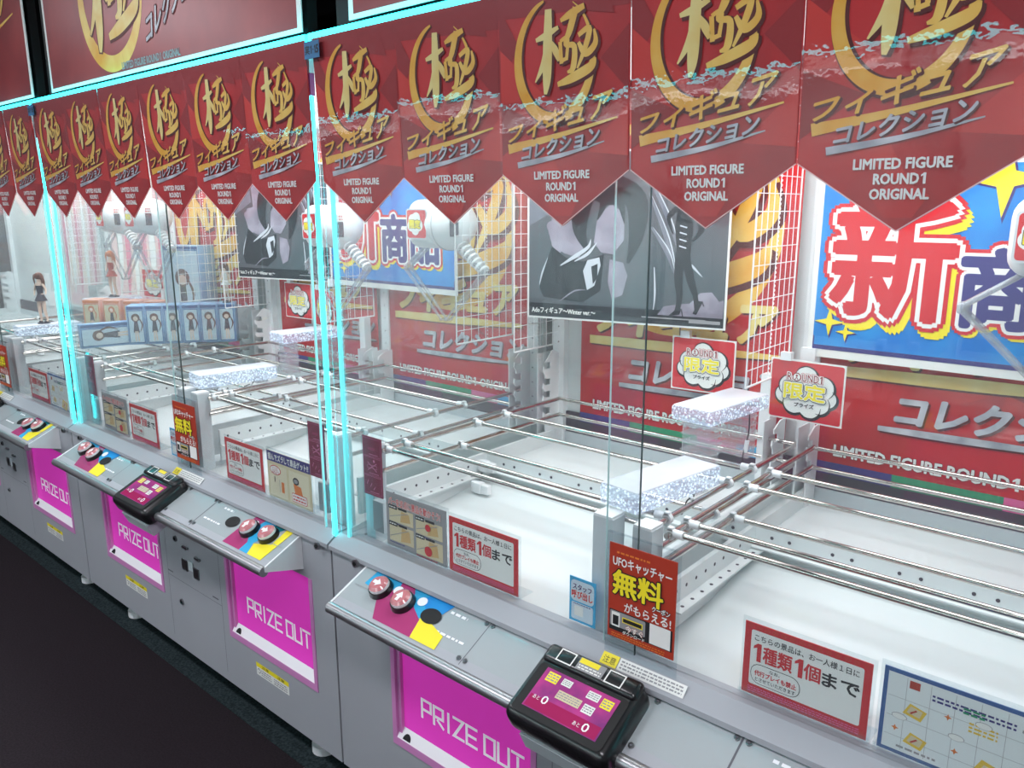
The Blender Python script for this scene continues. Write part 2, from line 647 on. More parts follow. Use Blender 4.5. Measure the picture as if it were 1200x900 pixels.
# ------------------------------------------------------------------ cabinet
def door_letters(cv, x0, y0, w, h, mt, l):
    """squared-off single-stroke capitals: PRIZE OUT"""
    G = {'P': [[(0, 0), (0, 1), (1, 1), (1, .45), (.25, .45)]],
         'R': [[(0, 0), (0, 1), (1, 1), (1, .45), (.25, .45)], [(.45, .28), (1, 0)]],
         'I': [[(.5, 0), (.5, 1)]],
         'Z': [[(0, 1), (1, 1), (0, 0), (1, 0)]],
         'E': [[(1, 0), (0, 0), (0, 1), (1, 1)], [(.25, .5), (.9, .5)]],
         'O': [[(0, 0), (1, 0), (1, 1), (0, 1), (0, 0)]],
         'U': [[(0, 1), (0, 0), (1, 0), (1, 1)]],
         'T': [[(0, 1), (1, 1)], [(.5, .80), (.5, 0)]]}
    s = 'PRIZE OUT'
    adv = w / 8.6
    x = x0
    for ch in s:
        if ch == ' ':
            x += adv * 0.35
            continue
        k = 0.5 if ch == 'I' else 1.0
        for pl in G[ch]:
            cv.pline([(x + a * adv * 0.74 * k, y0 + b * h) for a, b in pl], h * 0.155, mt, l)
        x += adv * (0.62 if ch == 'I' else 1.0)


DOORS = ((0.245, 0.755), (1.235, 1.745))


def make_cabinet():
    rt = root('crane_game', 'white crane game cabinet nearest the camera, its right half cut by the frame', 'arcade machine',
              group='crane game cabinets in a row')
    # --- body
    m = MB()
    z0, z1, yf = 0.095, 0.80, -0.03
    m.box(0.004, W - 0.004, yf, 1.02, z0, 0.29, CAB)
    m.box(0.004, W - 0.004, yf, 1.02, 0.665, z1, CAB)
    for a, b in ((0.004, DOORS[0][0]), (DOORS[0][1], DOORS[1][0]), (DOORS[1][1], W - 0.004)):
        m.box(a, b, yf, 1.02, 0.29, 0.665, CAB)
    m.box(0.2, 1.8, 0.06, 0.08, 0.28, 0.68, CAB)
    m.prism_x(0.004, W - 0.004, [(yf - 0.012, 0.80), (yf - 0.012, 0.812), (0.0, 0.838), (0.035, 0.838), (0.035, 0.80)], CAB)
    m.box(0.0, 0.004, yf + 0.004, 1.0, z0, z1, CAB2)
    cv = Cv(m, (0, yf, 0))
    # seams, locks, coin parts, warning stickers
    for x in (0.80, 1.19):
        cv.rect(x, 0.13, x + 0.002, 0.66, CAB2, 1)
    cv.rect(0.80, 0.385, 1.19, 0.3865, CAB2, 1)
    cv.rect(0.80, 0.40, 0.84, 0.405, CAB2, 1)
    cv.rect(1.13, 0.40, 1.17, 0.405, CAB2, 1)
    for x, z, r in ((0.889, 0.553, 0.011), (0.893, 0.300, 0.011)):
        m.cyl((x, yf, z), (x, yf - 0.006, z), r, STEEL)
        m.cyl((x, yf - 0.006, z), (x, yf - 0.008, z), r * 0.6, BLKM)
    for x, z in ((0.945, 0.535), (1.03, 0.515)):
        m.box(x, x + 0.035, yf - 0.008, yf, z, z + 0.008, STEEL)
    m.box(0.925, 0.965, yf - 0.004, yf, 0.445, 0.485, STEEL)
    m.box(0.972, 1.005, yf - 0.003, yf, 0.455, 0.492, PALE)
    m.box(1.010, 1.045, yf - 0.004, yf, 0.435, 0.475, STEEL)
    for dx, _ in DOORS:
        cv.rect(dx + 0.155, 0.205, dx + 0.345, 0.25, PAPER, 1)
        cv.rect(dx + 0.155, 0.236, dx + 0.345, 0.252, YEL, 2)
        cv.text('注意', dx + 0.19, 0.239, dx + 0.23, 0.249, INK, 3)
        cv.text('注意', dx + 0.28, 0.239, dx + 0.32, 0.249, INK, 3)
        cv.scribble(dx + 0.185, 0.209, dx + 0.245, 0.233, GREYP, 3, 3, 4)
        cv.scribble(dx + 0.26, 0.209, dx + 0.335, 0.233, GREYP, 3, 3, 5)
        cv.circ(dx + 0.170, 0.222, 0.009, INK, 2)
        cv.circ(dx + 0.170, 0.222, 0.007, PAPER, 3)
    for x in (0.13, 1.805):
        m.cyl((x, yf - 0.01, 0.795), (x, yf - 0.02, 0.797), 0.011, STEEL)
        m.cyl((x, yf - 0.02, 0.797), (x, yf - 0.022, 0.797), 0.006, BLKM)
    # caution strip on the sill
    sl = Vector((0, 0.03, 0.026)).normalized()
    cs = Cv(m, (0, -0.040, 0.8135), (1, 0, 0), sl)
    cs.rect(0.925, 0.006, 0.965, 0.032, YEL, 1)
    cs.text('注意', 0.93, 0.011, 0.96, 0.026, INK, 2)
    cs.rect(0.967, 0.006, 1.12, 0.032, PAPER, 1)
    cs.scribble(0.972, 0.009, 1.115, 0.029, GREYP, 2, 3, 8)
    m.build('body', rt)
    # --- prize doors
    for k, (a, b) in enumerate(DOORS):
        d = MB()
        yp = -0.014
        d.box(a, b, yp, 0.0, 0.29, 0.665, MAG)
        w = 0.016
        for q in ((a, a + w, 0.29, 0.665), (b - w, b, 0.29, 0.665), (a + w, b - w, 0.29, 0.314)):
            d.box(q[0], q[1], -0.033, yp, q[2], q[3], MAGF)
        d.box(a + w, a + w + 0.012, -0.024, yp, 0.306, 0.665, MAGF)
        d.prism_x(a + w, b - w, [(-0.032, 0.314), (yp, 0.342), (yp, 0.314)], WHP)
        cv = Cv(d, (0, -0.0325, 0.314), (1, 0, 0), (0, 0.018, 0.028))
        cv.poly([(a + 0.052 + 0.015 * math.cos(PI * q / 10), 0.004 + 0.018 * math.sin(PI * q / 10)) for q in range(11)], BLKM, 1.5)
        cv = Cv(d, (0, yp, 0))
        door_letters(cv, a + 0.102, 0.408, 0.395, 0.053, MAGLIT, 1)
        d.build('prize_door', rt)
    # --- feet
    for x in (0.30, 1.65):
        for y in (0.045, 0.9):
            f = MB()
            f.cyl((x, y, 0.0), (x, y, 0.03), 0.042, WHP, 18)
            f.cyl((x, y, 0.03), (x, y, 0.10), 0.024, STEEL, 14)
            f.build('foot', rt)
    # --- control shelf
    sx0, sx1 = 0.16, 1.705
    sh = MB()
    A = [(-0.03, 0.795), (-0.03, 0.686), (-0.158, 0.722), (-0.158, 0.736)]
    sh.prism_x(sx0 + 0.006, sx1 - 0.006, A[::-1], CAB)
    sh.prism_x(sx0, sx0 + 0.006, [(y, z + 0.002) for y, z in A[::-1]], WHP)
    sh.prism_x(sx1 - 0.006, sx1, [(y, z + 0.002) for y, z in A[::-1]], WHP)
    pv = Vector((0, 0.125, 0.06)).normalized()
    cv = Cv(sh, (0, -0.155, 0.7365), (1, 0, 0), pv)
    D = 0.138
    cv.rect(sx0 + 0.006, 0.004, sx1 - 0.006, D, PLATE, 1)
    for g, s in ((0.0, 1), (W + 0.02, -1)):   # the two button fields mirror one another
        X = lambda x: g + s * x
        def pq(pts, mt, l):
            cv.poly([(X(x), y) for x, y in pts], mt, l)
        if s > 0:
            pq([(0.205, 0.088), (0.212, D), (0.500, D), (0.455, 0.075), (0.37, 0.03), (0.32, 0.075)], SKYB, 2)
            pq([(0.275, 0.070), (0.315, 0.118), (0.31, D), (0.355, D), (0.40, 0.085), (0.445, 0.060), (0.455, 0.012), (0.318, 0.012)], mat('shelf_magenta', S(178, 66, 120), .2, coat=.5), 3)
            pq([(0.41, 0.115), (0.42, D), (0.505, D), (0.47, 0.06)], BLUE, 4)
            pq([(0.455, 0.012), (0.440, 0.070), (0.475, 0.068), (0.535, 0.050), (0.54, 0.012)], YEL, 5)
        else:
            mg = mat('shelf_magenta', S(178, 66, 120), .2, coat=.5)
            cv.poly([(1.475, D), (1.530, D), (1.505, 0.085), (1.545, 0.045), (1.545, 0.012), (1.450, 0.012), (1.455, 0.075)], mg, 3)
            cv.poly([(1.530, D), (1.640, D), (1.600, 0.100), (1.570, 0.050), (1.590, 0.012), (1.545, 0.012), (1.545, 0.045), (1.505, 0.085)], SKYB, 3)
            cv.poly([(1.575, D), (1.640, D), (1.605, 0.105)], mat('shelf_teal', S(20, 120, 130), .2, coat=.5), 4)
            cv.poly([(1.640, D), (1.672, D), (1.660, 0.012), (1.590, 0.012), (1.575, 0.050), (1.640, 0.070)], YEL, 4)
        cv.scribble(min(X(0.505), X(0.56)), 0.108, max(X(0.505), X(0.56)), 0.122, MAGL, 4, 1, 3)
        cv.scribble(min(X(0.50), X(0.60)), 0.05, max(X(0.50), X(0.60)), 0.062, MAGL, 4, 1, 6)
        cv.scribble(min(X(0.18), X(0.235)), 0.072, max(X(0.18), X(0.235)), 0.078, GREYP, 4, 1, 6)
        cv.circ(X(0.464), 0.083, 0.032, BLKM, 6, 0.022)
        for x in (0.30, 0.39):
            cv.circ(X(x) + 0.02, 0.108, 0.015, MAGL, 6, 0.013)
        cv.rect(X(0.622) - 0.001, 0.008, X(0.622) + 0.001, D, CAB2, 2)
    cv.rect(1.245, 0.008, 1.247, D, CAB2, 2)
    for x in (0.632, 0.805, 1.07, 1.237, 1.26, 0.612):
        for t in (0.022, 0.126):
            c = cv.P(x, t, 2)
            sh.cyl(c, c + cv.n * 0.003, 0.006, STEEL, 10)
            c2 = cv.P(x, t, 2) + cv.n * 0.003
            sh.cyl(c2, c2 + cv.n * 0.0006, 0.003, CAB2, 8)
    shelf = sh.build('control_shelf', rt)
    tb = MB()
    tb.cyl((sx0 + 0.002, -0.160, 0.725), (sx1 - 0.002, -0.160, 0.725), 0.015, mat('tube_metal', S(165, 165, 168), 0.34, 0.85), 18)
    tb.build('edge_tube', shelf)
    for g, s in ((0.0, 1), (W + 0.02, -1)):
        for x, t in ((0.270, 0.091), (0.363, 0.083)):
            b = MB()
            c = cv.P(g + s * x, t, 3)
            b.cyl(c, c + cv.n * 0.014, 0.034, BLK, 24, 0.031)
            b.cyl(c + cv.n * 0.014, c + cv.n * 0.022, 0.028, WHP, 24, 0.027)
            b.cyl(c + cv.n * 0.022, c + cv.n * 0.028, 0.027, mat('button_pink', S(206, 130, 135), 0.1, coat=1.0), 24, 0.020)
            cb = Cv(b, c + cv.n * 0.0283, (1, 0, 0), pv)
            if x < 0.3:
                cb.poly([(0.014, 0), (-0.002, 0.012), (-0.002, 0.005), (-0.014, 0.005), (-0.014, -0.005), (-0.002, -0.005), (-0.002, -0.012)], MAGL, 1)
            else:
                cb.poly([(0, 0.014), (-0.012, -0.002), (-0.005, -0.002), (-0.005, -0.014), (0.005, -0.014), (0.005, -0.002), (0.012, -0.002)], MAGL, 1)
            b.build('button', shelf)
    # --- payment terminal on the shelf
    t = MB()
    tx0, tx1 = 0.806, 1.060
    Mx = Matrix.Translation(Vector((0, -0.155, 0.7365))) @ Matrix(((1, 0, 0, 0), (0, pv.y, -pv.z, 0), (0, pv.z, pv.y, 0), (0, 0, 0, 1)))
    t.rbox(tx0, tx1, -0.050, 0.128, -0.03, 0.038, 0.022, BLK, Mx, 4)
    t.rbox(tx0 + 0.01, tx1 - 0.01, 0.086, 0.132, 0.02, 0.046, 0.012, BLK, Mx, 3)
    cz = Cv(t, Mx @ Vector((0, 0, 0.0385)), (1, 0, 0), pv)
    cz.rrect(tx0 + 0.018, -0.036, tx1 - 0.018, 0.084, 0.012, BLKM, 1)
    c4 = Cv(t, Mx @ Vector((0, 0, 0.0465)), (1, 0, 0), pv)
    for a in (tx0 + 0.045, tx1 - 0.088):
        c4.frame(a, 0.094, a + 0.040, 0.125, 0.003, PAPER, 1)
    c4.rect(tx0 + 0.095, 0.095, tx1 - 0.095, 0.124, GREYP, 1)
    c4.rect(tx0 + 0.097, 0.111, tx1 - 0.11, 0.123, YEL, 2)
    c4.scribble(tx0 + 0.10, 0.097, tx1 - 0.10, 0.109, PAPER, 2, 2, 5)
    t.box(tx0 + 0.03, tx1 - 0.03, -0.05, 0.10, -0.075, -0.028, PALE, Mx)
    term = t.build('payment_terminal', rt)
    s = MB()
    cz = Cv(s, Mx @ Vector((0, -0.020, 0.0392)), (1, 0, 0), pv)
    x0, x1 = tx0 + 0.038, tx1 - 0.036
    w = x1 - x0
    H = 0.096
    cz.rect(x0, 0, x1, H, SCREEN, 1)
    cz.rect(x0 + 0.02 * w, 0.002, x1 - 0.02 * w, 0.030, mat('screen_magenta', S(160, 44, 92), 0.1, emit=S(205, 50, 110), es=.08, coat=1), 2)
    for a, b, c, d, mt in ((0.06, 0.70, 0.22, 0.93, YEL), (0.27, 0.76, 0.40, 0.92, PAPER), (0.62, 0.74, 0.78, 0.92, PAPER),
                           (0.82, 0.68, 0.96, 0.90, YEL), (0.30, 0.44, 0.62, 0.64, BEIGE), (0.66, 0.42, 0.80, 0.62, PAPER)):
        cz.rect(x0 + a * w, b * H, x0 + c * w, d * H, mt, 3)
        cz.scribble(x0 + (a + .01) * w, b * H + .002, x0 + (c - .01) * w, d * H - .002, GREYP, 4, 3, int(a * 100))
    for tx, ty in ((0.06, 0.20), (0.66, 0.07)):
        cz.text('あと', x0 + tx * w, ty * H + .003, x0 + (tx + .09) * w, ty * H + .012, MAGL, 3)
        cz.text('0', x0 + (tx + .12) * w, ty * H, x0 + (tx + .20) * w, ty * H + .018, MAGL, 3, 0.01)
    s.build('screen', term)
    # --- inside floor, chute, walls
    fl = MB()
    fl.box(0.045, W - 0.045, 0.57, 0.96, 0.86, 0.905, WHT)
    fl.prism_x(0.045, W - 0.045, [(0.03, 0.80), (0.03, 0.806), (0.57, 0.872), (0.57, 0.80)], WHTG)
    fl.box(0.06, W - 0.06, 0.556, 0.568, 0.905, 0.952, WHT)
    fl.box(0.06, W - 0.06, 0.53, 0.568, 0.902, 0.906, WHT)
    fl.box(0.045, W - 0.045, 0.955, 0.965, 0.905, 0.945, PALE)
    fl.box(0.045, W - 0.045, 0.962, 0.972, 0.945, 1.02, GAP)
    x = 0.14
    while x < 1.75:
        for q in (0.0, 0.045):
            fl.cyl((x + q, 0.5545, 0.93), (x + q, 0.5562, 0.93), 0.0045, GAP, 8)
        x += 0.15
    # low divider walls and drilled angles running front to back
    for a in (0.055, 0.905, 0.985, W - 0.065):
        fl.box(a, a + 0.012, 0.12, 0.93, 0.84, 0.955, WHT)
        sg = 1 if a in (0.055, 0.985) else -1
        xx = a + 0.012 if sg > 0 else a
        fl.box(min(xx, xx + sg * 0.03), max(xx, xx + sg * 0.03), 0.12, 0.55, 0.895, 0.899, WHT)
        for k in range(9):
            y = 0.15 + 0.045 * k
            fl.cyl((xx + sg * 0.0004, y, 0.928), (xx - sg * 0.002, y, 0.928), 0.0045, GAP, 8)
            fl.cyl((xx + sg * 0.016, y, 0.8995), (xx + sg * 0.016, y, 0.898), 0.0045, GAP, 8)
    fl.build('prize_floor', rt)
    bw = MB()
    bw.box(0.03, W - 0.03, 0.972, 0.99, 0.80, 2.13, WHT)
    bw.build('back_panel', rt)
    rf = MB()
    rf.box(0.01, W - 0.01, 0.006, 1.02, 2.135, 2.17, CAB)
    rf.box(0.06, W - 0.06, 0.03, 0.06, 2.17, 2.86, BLKM)
    rf.build('roof', rt)
    for h in (0.47, 1.40):
        lp = MB()
        lp.box(h - 0.40, h + 0.40, 0.17, 0.79, 2.105, 2.134, LAMP)
        lp.build('light_panel', rt)
    # --- posts
    for a, b in ((0.842, 0.893), (0.942, 0.988), (0.062, 0.10), (1.76, 1.80)):
        pf = MB()
        pf.box(a, b, 0.052, 0.098, 0.80, 1.096, PALE)
        pf.box(a + 0.002, b - 0.002, 0.051, 0.10, 1.096, 1.102, WHP)
        pf.build('front_post', rt)
    for a, s in ((0.035, 1), (0.935, 1), (W - 0.085, 1)):
        pb = MB()
        pb.box(a, a + 0.05, 0.945, 0.972, 0.90, 2.12, WHP)
        for k in range(20):
            z = 1.0 + 0.055 * k
            pb.cyl((a + 0.025, 0.9445, z), (a + 0.025, 0.946, z), 0.003, GAP, 8)
        pb.build('rear_post', rt)
    pb = MB()
    pb.box(0.838, 0.872, 0.90, 0.935, 0.90, 1.27, WHP)
    pb.build('rear_post', rt)
    # slotted hook plates carrying the bars
    for a in (0.06, 0.900, 1.00, W - 0.075):
        pb = MB()
        for q in (0, 1):
            y1 = 0.945
            y0 = 0.855
            mid = 0.5 < a < 1.2
            pts = [(y1, 0.90), (y1, 1.14), (y0 + 0.055, 1.14), (y0 + 0.012, 1.12)] if mid else [(y1, 0.90), (y1, 1.235), (y0 + 0.055, 1.25), (y0 + 0.012, 1.21)]
            for zc in ((1.085, 1.025) if mid else (1.19, 1.13, 1.085, 1.025)):
                pts += [(y0 + 0.012, zc + 0.022), (y0 + 0.042, zc + 0.018), (y0 + 0.042, zc - 0.004), (y0 + 0.016, zc - 0.004),
                        (y0 + 0.004, zc + 0.004), (y0, zc - 0.012), (y0 + 0.012, zc - 0.026)]
            pts += [(y0 + 0.02, 0.90)]
        pb.prism_x(a - 0.002, a + 0.002, pts, WHP)
        pb.box(a - 0.03, a - 0.026, 0.86, 0.945, 0.90, 1.14 if mid else 1.24, WHP)
        pb.build('hook_plate', rt)
    # --- glass
    for a, b, y in ((0.055, 0.985, 0.004), (0.902, 1.80, 0.014)):
        g = MB()
        g.box(a, b, y, y + 0.004, 0.838, 2.13, GLASS)
        ed = 0.902 if a > 0.5 else 0.985
        g.box(ed - 0.0007, ed + 0.0007, y - 0.0004, y + 0.0044, 0.838, 2.13, DKEDGE if a < 0.5 else PALEEDGE)
        g.build('front_glass', rt)
    for x in (0.030, W - 0.034):
        g = MB()
        g.box(x, x + 0.004, 0.022, 0.965, 0.838, 2.13, GLASS)
        g.build('side_glass', rt)
    # --- cyan light strips
    ls = MB()
    ls.box(0.006, W - 0.006, -0.020, -0.006, 2.142, 2.164, CYAN)
    ls.build('top_light_strip', rt)
    cs = MB()
    cs.box(0.044, 0.054, -0.004, 0.004, 0.832, 2.10, CYAN2)
    cs.build('corner_light_strip', rt)
    cs = MB()
    cs.box(W - 0.014, W + 0.002 - 0.004, -0.012, -0.004, 0.828, 2.02, CYAN)
    cs.build('corner_light_strip', rt)
    cs = MB()
    cs.box(W - 0.020, W - 0.003, -0.014, 0.0, 2.075, 2.141, WHP)
    cs.box(W - 0.020, W - 0.003, -0.014, 0.0, 2.022, 2.075, mat('purple_cap', S(150, 60, 130), 0.4))
    cs.build('corner_cap', rt)
    for q in ((W - 0.062, W - 0.057, -0.004, 0.002, PALEEDGE), (W - 0.050, W - 0.022, 0.0, 0.020, ACR), (0.010, 0.040, 0.0, 0.020, ACR)):
        cs = MB()
        cs.box(q[0], q[1], q[2], q[3], 0.835, 2.10, q[4])
        cs.build('corner_profile', rt)
    return rt


CAB_A = make_cabinet()
CABS = [CAB_A]
for k, lb in ((1, 'white crane game cabinet second from the right, seen whole with both magenta prize doors'),
              (2, 'white crane game cabinet third from the right, filled with figure boxes'),
              (3, 'white crane game cabinet farthest left, glimpsed through the glass of its neighbour')):
    CABS.append(dup(CAB_A, (-W * k, 0, 0), lb))


for x in (2.55, 0.70, -1.15, -3.00):     # the same cabinets face these across the aisle
    o = dup(CAB_A, (x, -2.75, 0), 'white crane game cabinet across the aisle, showing only as reflections in the glass', PI)
    for ch in list(o.children):          # corner strips removed so their reflections don't streak the glass
        if ch.name.startswith('corner_light_strip'):
            bpy.data.objects.remove(ch)
    for h in (0.47, 1.40):
        area('cabinet_lamp', (x - h, -3.23, 2.085), (0, 0, 0), 0.80, 0.62, P_INSIDE, (0.95, 0.98, 1.0))


# ------------------------------------------------------------------ printed logo
KIWAMI = [  # brush strokes of the big character: points, widths
    ([(-.50, .16), (-.32, .20), (-.10, .27)], [.05, .09, .05]),
    ([(-.27, .50), (-.29, .1), (-.31, -.30), (-.34, -.50)], [.11, .15, .14, .05]),
    ([(-.27, .14), (-.36, -.12), (-.52, -.34)], [.10, .10, .02]),
    ([(-.24, .12), (-.15, .0), (-.09, -.12)], [.05, .10, .05]),
    ([(-.06, .34), (.12, .40), (.34, .46)], [.05, .10, .07]),
    ([(.20, .46), (.10, .22), (.02, .06), (.17, .02), (.15, -.22), (.05, -.27)], [.10, .10, .06, .08, .09, .03]),
    ([(-.07, .10), (-.05, -.16)], [.06, .06]),
    ([(-.07, .10), (.06, .13), (.04, -.10)], [.05, .05, .05]),
    ([(-.06, -.13), (.06, -.10)], [.05, .05]),
    ([(.24, .14), (.42, .20), (.36, .0), (.22, -.24)], [.06, .08, .08, .03]),
    ([(.24, .06), (.36, -.08), (.52, .02), (.50, .18)], [.05, .09, .08, .03]),
    ([(-.12, -.40), (.14, -.34), (.44, -.24), (.52, -.14)], [.06, .12, .12, .03]),
]


def kiwami(cv, cx, cy, sx, sy, mt, l, grow=0.0, mt2=None):
    for i, (pts, ws) in enumerate(KIWAMI):
        cv.brush([(cx + p[0] * sx, cy + p[1] * sy) for p in pts], [(w + grow) * (sx + sy) / 2 for w in ws],
                 mt2 if (mt2 and i > 3) else mt, l)


def ring(cv, cx, cy, rx, ry, mt, l, wmax, gap=(60, 105)):
    pts, ws = [], []
    for k in range(41):
        a = R(gap[1] + (360 - gap[1] + gap[0]) * k / 40)
        pts.append((cx + rx * math.cos(a), cy + ry * math.sin(a)))
        t = k / 40
        ws.append(wmax * (0.18 + 0.82 * math.sin(PI * min(1.0, t * 1.12)) ** 0.8) if t < 0.80 else wmax * max(0.08, 0.50 - 2.2 * (t - 0.80)))
    cv.brush(pts, ws, mt, l, 2)


# ------------------------------------------------------------------ pennants along the top of the glass
PW = 0.3035


def make_pennant():
    h = PW / 2
    rt = root('pennant', 'x', 'pennant', group='red pennants hanging along the top of the glass')
    m = MB()
    top, sho, tip = 0.0, -0.335, -0.437
    out = [(-h, top), (-h, sho), (-0.006, tip + 0.003), (0, tip), (0.006, tip + 0.003), (h, sho), (h, top)]
    m.add([(x, 0, z) for x, z in out] + [(x, 0.0012, z) for x, z in out],
          [tuple(range(7)), tuple(range(13, 6, -1))] + [(i, (i + 1) % 7 + 0, 7 + (i + 1) % 7, 7 + i) for i in range(7)], RED)
    cv = Cv(m)
    # pattern of darker and brighter shards
    rg = random.Random(3)
    cv.poly([(-h, top), (h, top), (h, -0.06), (-h, -0.045)], REDD, 1)  # top band: dark ceiling reflection put into the red
    for a in ((-.15, -.02, -.10, -.10, -.15, -.16), (-.15, -.20, -.06, -.24, -.15, -.30), (.15, -.09, .09, -.14, .15, -.20),
              (.15, -.22, .06, -.30, .15, -.31), (-.10, -.30, .02, -.38, -.04, -.27), (.02, -.05, .12, -.07, .10, -.02)):
        cv.poly([(a[0], a[1]), (a[2], a[3]), (a[4], a[5])], REDD if rg.random() < 0.55 else REDL, 2)
    cv.poly([(-.149, -.10), (-.03, -.20), (-.149, -.20)], REDL, 2)
    cv.poly([(-0.02, tip + 0.02), (0.02, tip + 0.02), (0.04, -.385), (0, -.36), (-0.04, -.385)], REDL, 2)
    for i in range(len(out) - 3):
        pass
    rim = mat('pennant_rim', S(232, 196, 192), .4)
    cv.line([(-h + .001, sho - .001), (0, tip + .001)], 0.002, rim, 2.5)
    cv.line([(0, tip + .001), (h - .001, sho - .001)], 0.002, rim, 2.5)
    ring(cv, -0.012, -0.132, 0.088, 0.106, SHADOW, 3, 0.030)
    ring(cv, -0.015, -0.130, 0.088, 0.106, GOLD, 4, 0.023)
    kiwami(cv, 0.013, -0.120, 0.134, 0.148, SHADOW, 5, 0.04)
    kiwami(cv, 0.010, -0.117, 0.134, 0.148, GOLDP, 6, 0.0, GOLD)
    for mt, l, d, bo in ((SHADOW, 7, 0.0028, 0.045), (GOLD, 8, 0, 0.022)):
        cv.text('フィギュア', -0.136 + d, -0.277 - d, 0.106 + d, -0.234 - d, mt, l, bo, shear=0.25, rise=0.036, grow=0.45)
    cv.brush([(-.132, -.287), (-.02, -.270), (.128, -.243)], [.019, .011, .003], GOLD, 7)
    for mt, l, d, bo in ((SHADOW, 8, 0.002, 0.05), (SILV, 9, 0, 0.028)):
        cv.text('コレクション', -0.098 + d, -0.310 - d, 0.086 + d, -0.281 - d, mt, l, bo, shear=0.18, rise=0.024, grow=0.2)
    cv.brush([(-.108, -.319), (0, -.304), (.10, -.283)], [.012, .008, .002], SILV, 8)
    cv.text('LIMITED FIGURE', -0.066, -0.347, 0.066, -0.3325, PAPER, 8, 0.035)
    cv.text('ROUND', -0.036, -0.3685, 0.025, -0.354, PAPER, 8, 0.035)
    cv.one(0.0275, -0.369, 0.0345, -0.3535, PAPER, 8)
    cv.text('ORIGINAL', -0.040, -0.390, 0.040, -0.3755, PAPER, 8, 0.035)
    m.build('printed_card', rt)
    f = MB()
    f.add([(x, -0.006, z) for x, z in out], [tuple(range(7))], FILM)
    f.build('plastic_sleeve', rt)
    rt.rotation_euler = (R(2.6), 0, 0)
    return rt


ORD = ['first', 'second', 'third', 'fourth', 'fifth', 'sixth']
PEN = make_pennant()
first = True
for k, idx in ((0, range(6)), (1, range(6)), (2, range(2, 6))):
    for i in idx:
        o = PEN if first else copy_tree(PEN)
        first = False
        o.location = (0.196 + 0.304 * i - W * k, -0.037, 2.145)
        o.rotation_euler = (R(2.6 + 0.55 * math.sin(i * 2.1 + k)), 0, R(0.6 * math.sin(i * 1.7 + k * 2)))
        o['label'] = 'red and gold pointed pennant, %s from the left on the %s' % (ORD[i], CABN[k])

# ------------------------------------------------------------------ small number tag on the glass
m = MB()
m.box(-0.030, 0.030, 0, 0.001, -0.020, 0.020, TAGB)
cv = Cv(m)
cv.text('実', -0.026, -0.010, -0.008, 0.010, INK, 1, 0.02)
cv.one(-0.005, -0.009, 0.001, 0.009, INK, 1)
cv.rect(0.004, -0.001, 0.009, 0.001, INK, 1)
cv.one(0.010, -0.009, 0.016, 0.009, INK, 1)
cv.text('5', 0.018, -0.009, 0.027, 0.009, INK, 1, 0.03)
t = tag(m.build('number_tag', None, (0.055, -0.046, 2.118)), 'small blue number tag at the top corner of the nearest cabinet', 'tag',
        'blue number tags')
c = t.copy(); COL.objects.link(c)
c.location = (0.055 - W, -0.046, 2.118)
c['label'] = 'small blue number tag at the top corner of the second cabinet'


# ------------------------------------------------------------------ header posters above the glass
def make_header():
    w, h = 1.66, 0.64
    m = MB()
    m.box(0, w, 0, 0.003, 0, h, PAPER)
    cv = Cv(m)
    cv.rect(0.018, 0.012, w - 0.02, h, mat('header_red', S(160, 56, 56), 0.35, col2=S(134, 42, 46), nscale=4), 1)
    ring(cv, 0.58, 0.275, 0.225, 0.232, GOLD, 2, 0.055)
    kiwami(cv, 0.60, 0.285, 0.36, 0.40, SHADOW, 3, 0.03)
    kiwami(cv, 0.60, 0.29, 0.36, 0.40, GOLDP, 4)
    cv.text('フィギュア', 0.88, 0.27, 1.5, 0.40, GOLD, 4, 0.04, [(0.04, SHADOW)], shear=.2, rise=.08, grow=.3)
    cv.brush([(0.86, .225), (1.2, .27), (1.55, .33)], [.03, .02, .006], GOLD, 3)
    cv.text('コレクション', 0.82, 0.075, 1.17, 0.165, SILV, 5, 0.02, [(0.04, SHADOW)], shear=.15, rise=.12, grow=.2)
    cv.text('LIMITED FIGURE ROUND', 0.63, 0.018, 0.895, 0.04, GREYP, 4, 0.03)
    cv.one(0.899, 0.018, 0.907, 0.04, GREYP, 4)
    cv.text('ORIGINAL', 0.92, 0.018, 1.03, 0.04, GREYP, 4, 0.03)
    return tag(m.build('header_poster', None, (-1.72, 0.012, 2.182)),
               'wide red poster above the second cabinet', 'poster', 'wide red posters on top of the cabinets')


HD = make_header()
for x, lb in ((-1.72 + W, 'wide red poster above the nearest cabinet, mostly out of frame'),
              (-1.72 - W, 'wide red poster above the third cabinet, at the top left corner')):
    c = HD.copy(); COL.objects.link(c)
    c.location = (x, 0.012, 2.182)
    c['label'] = lb


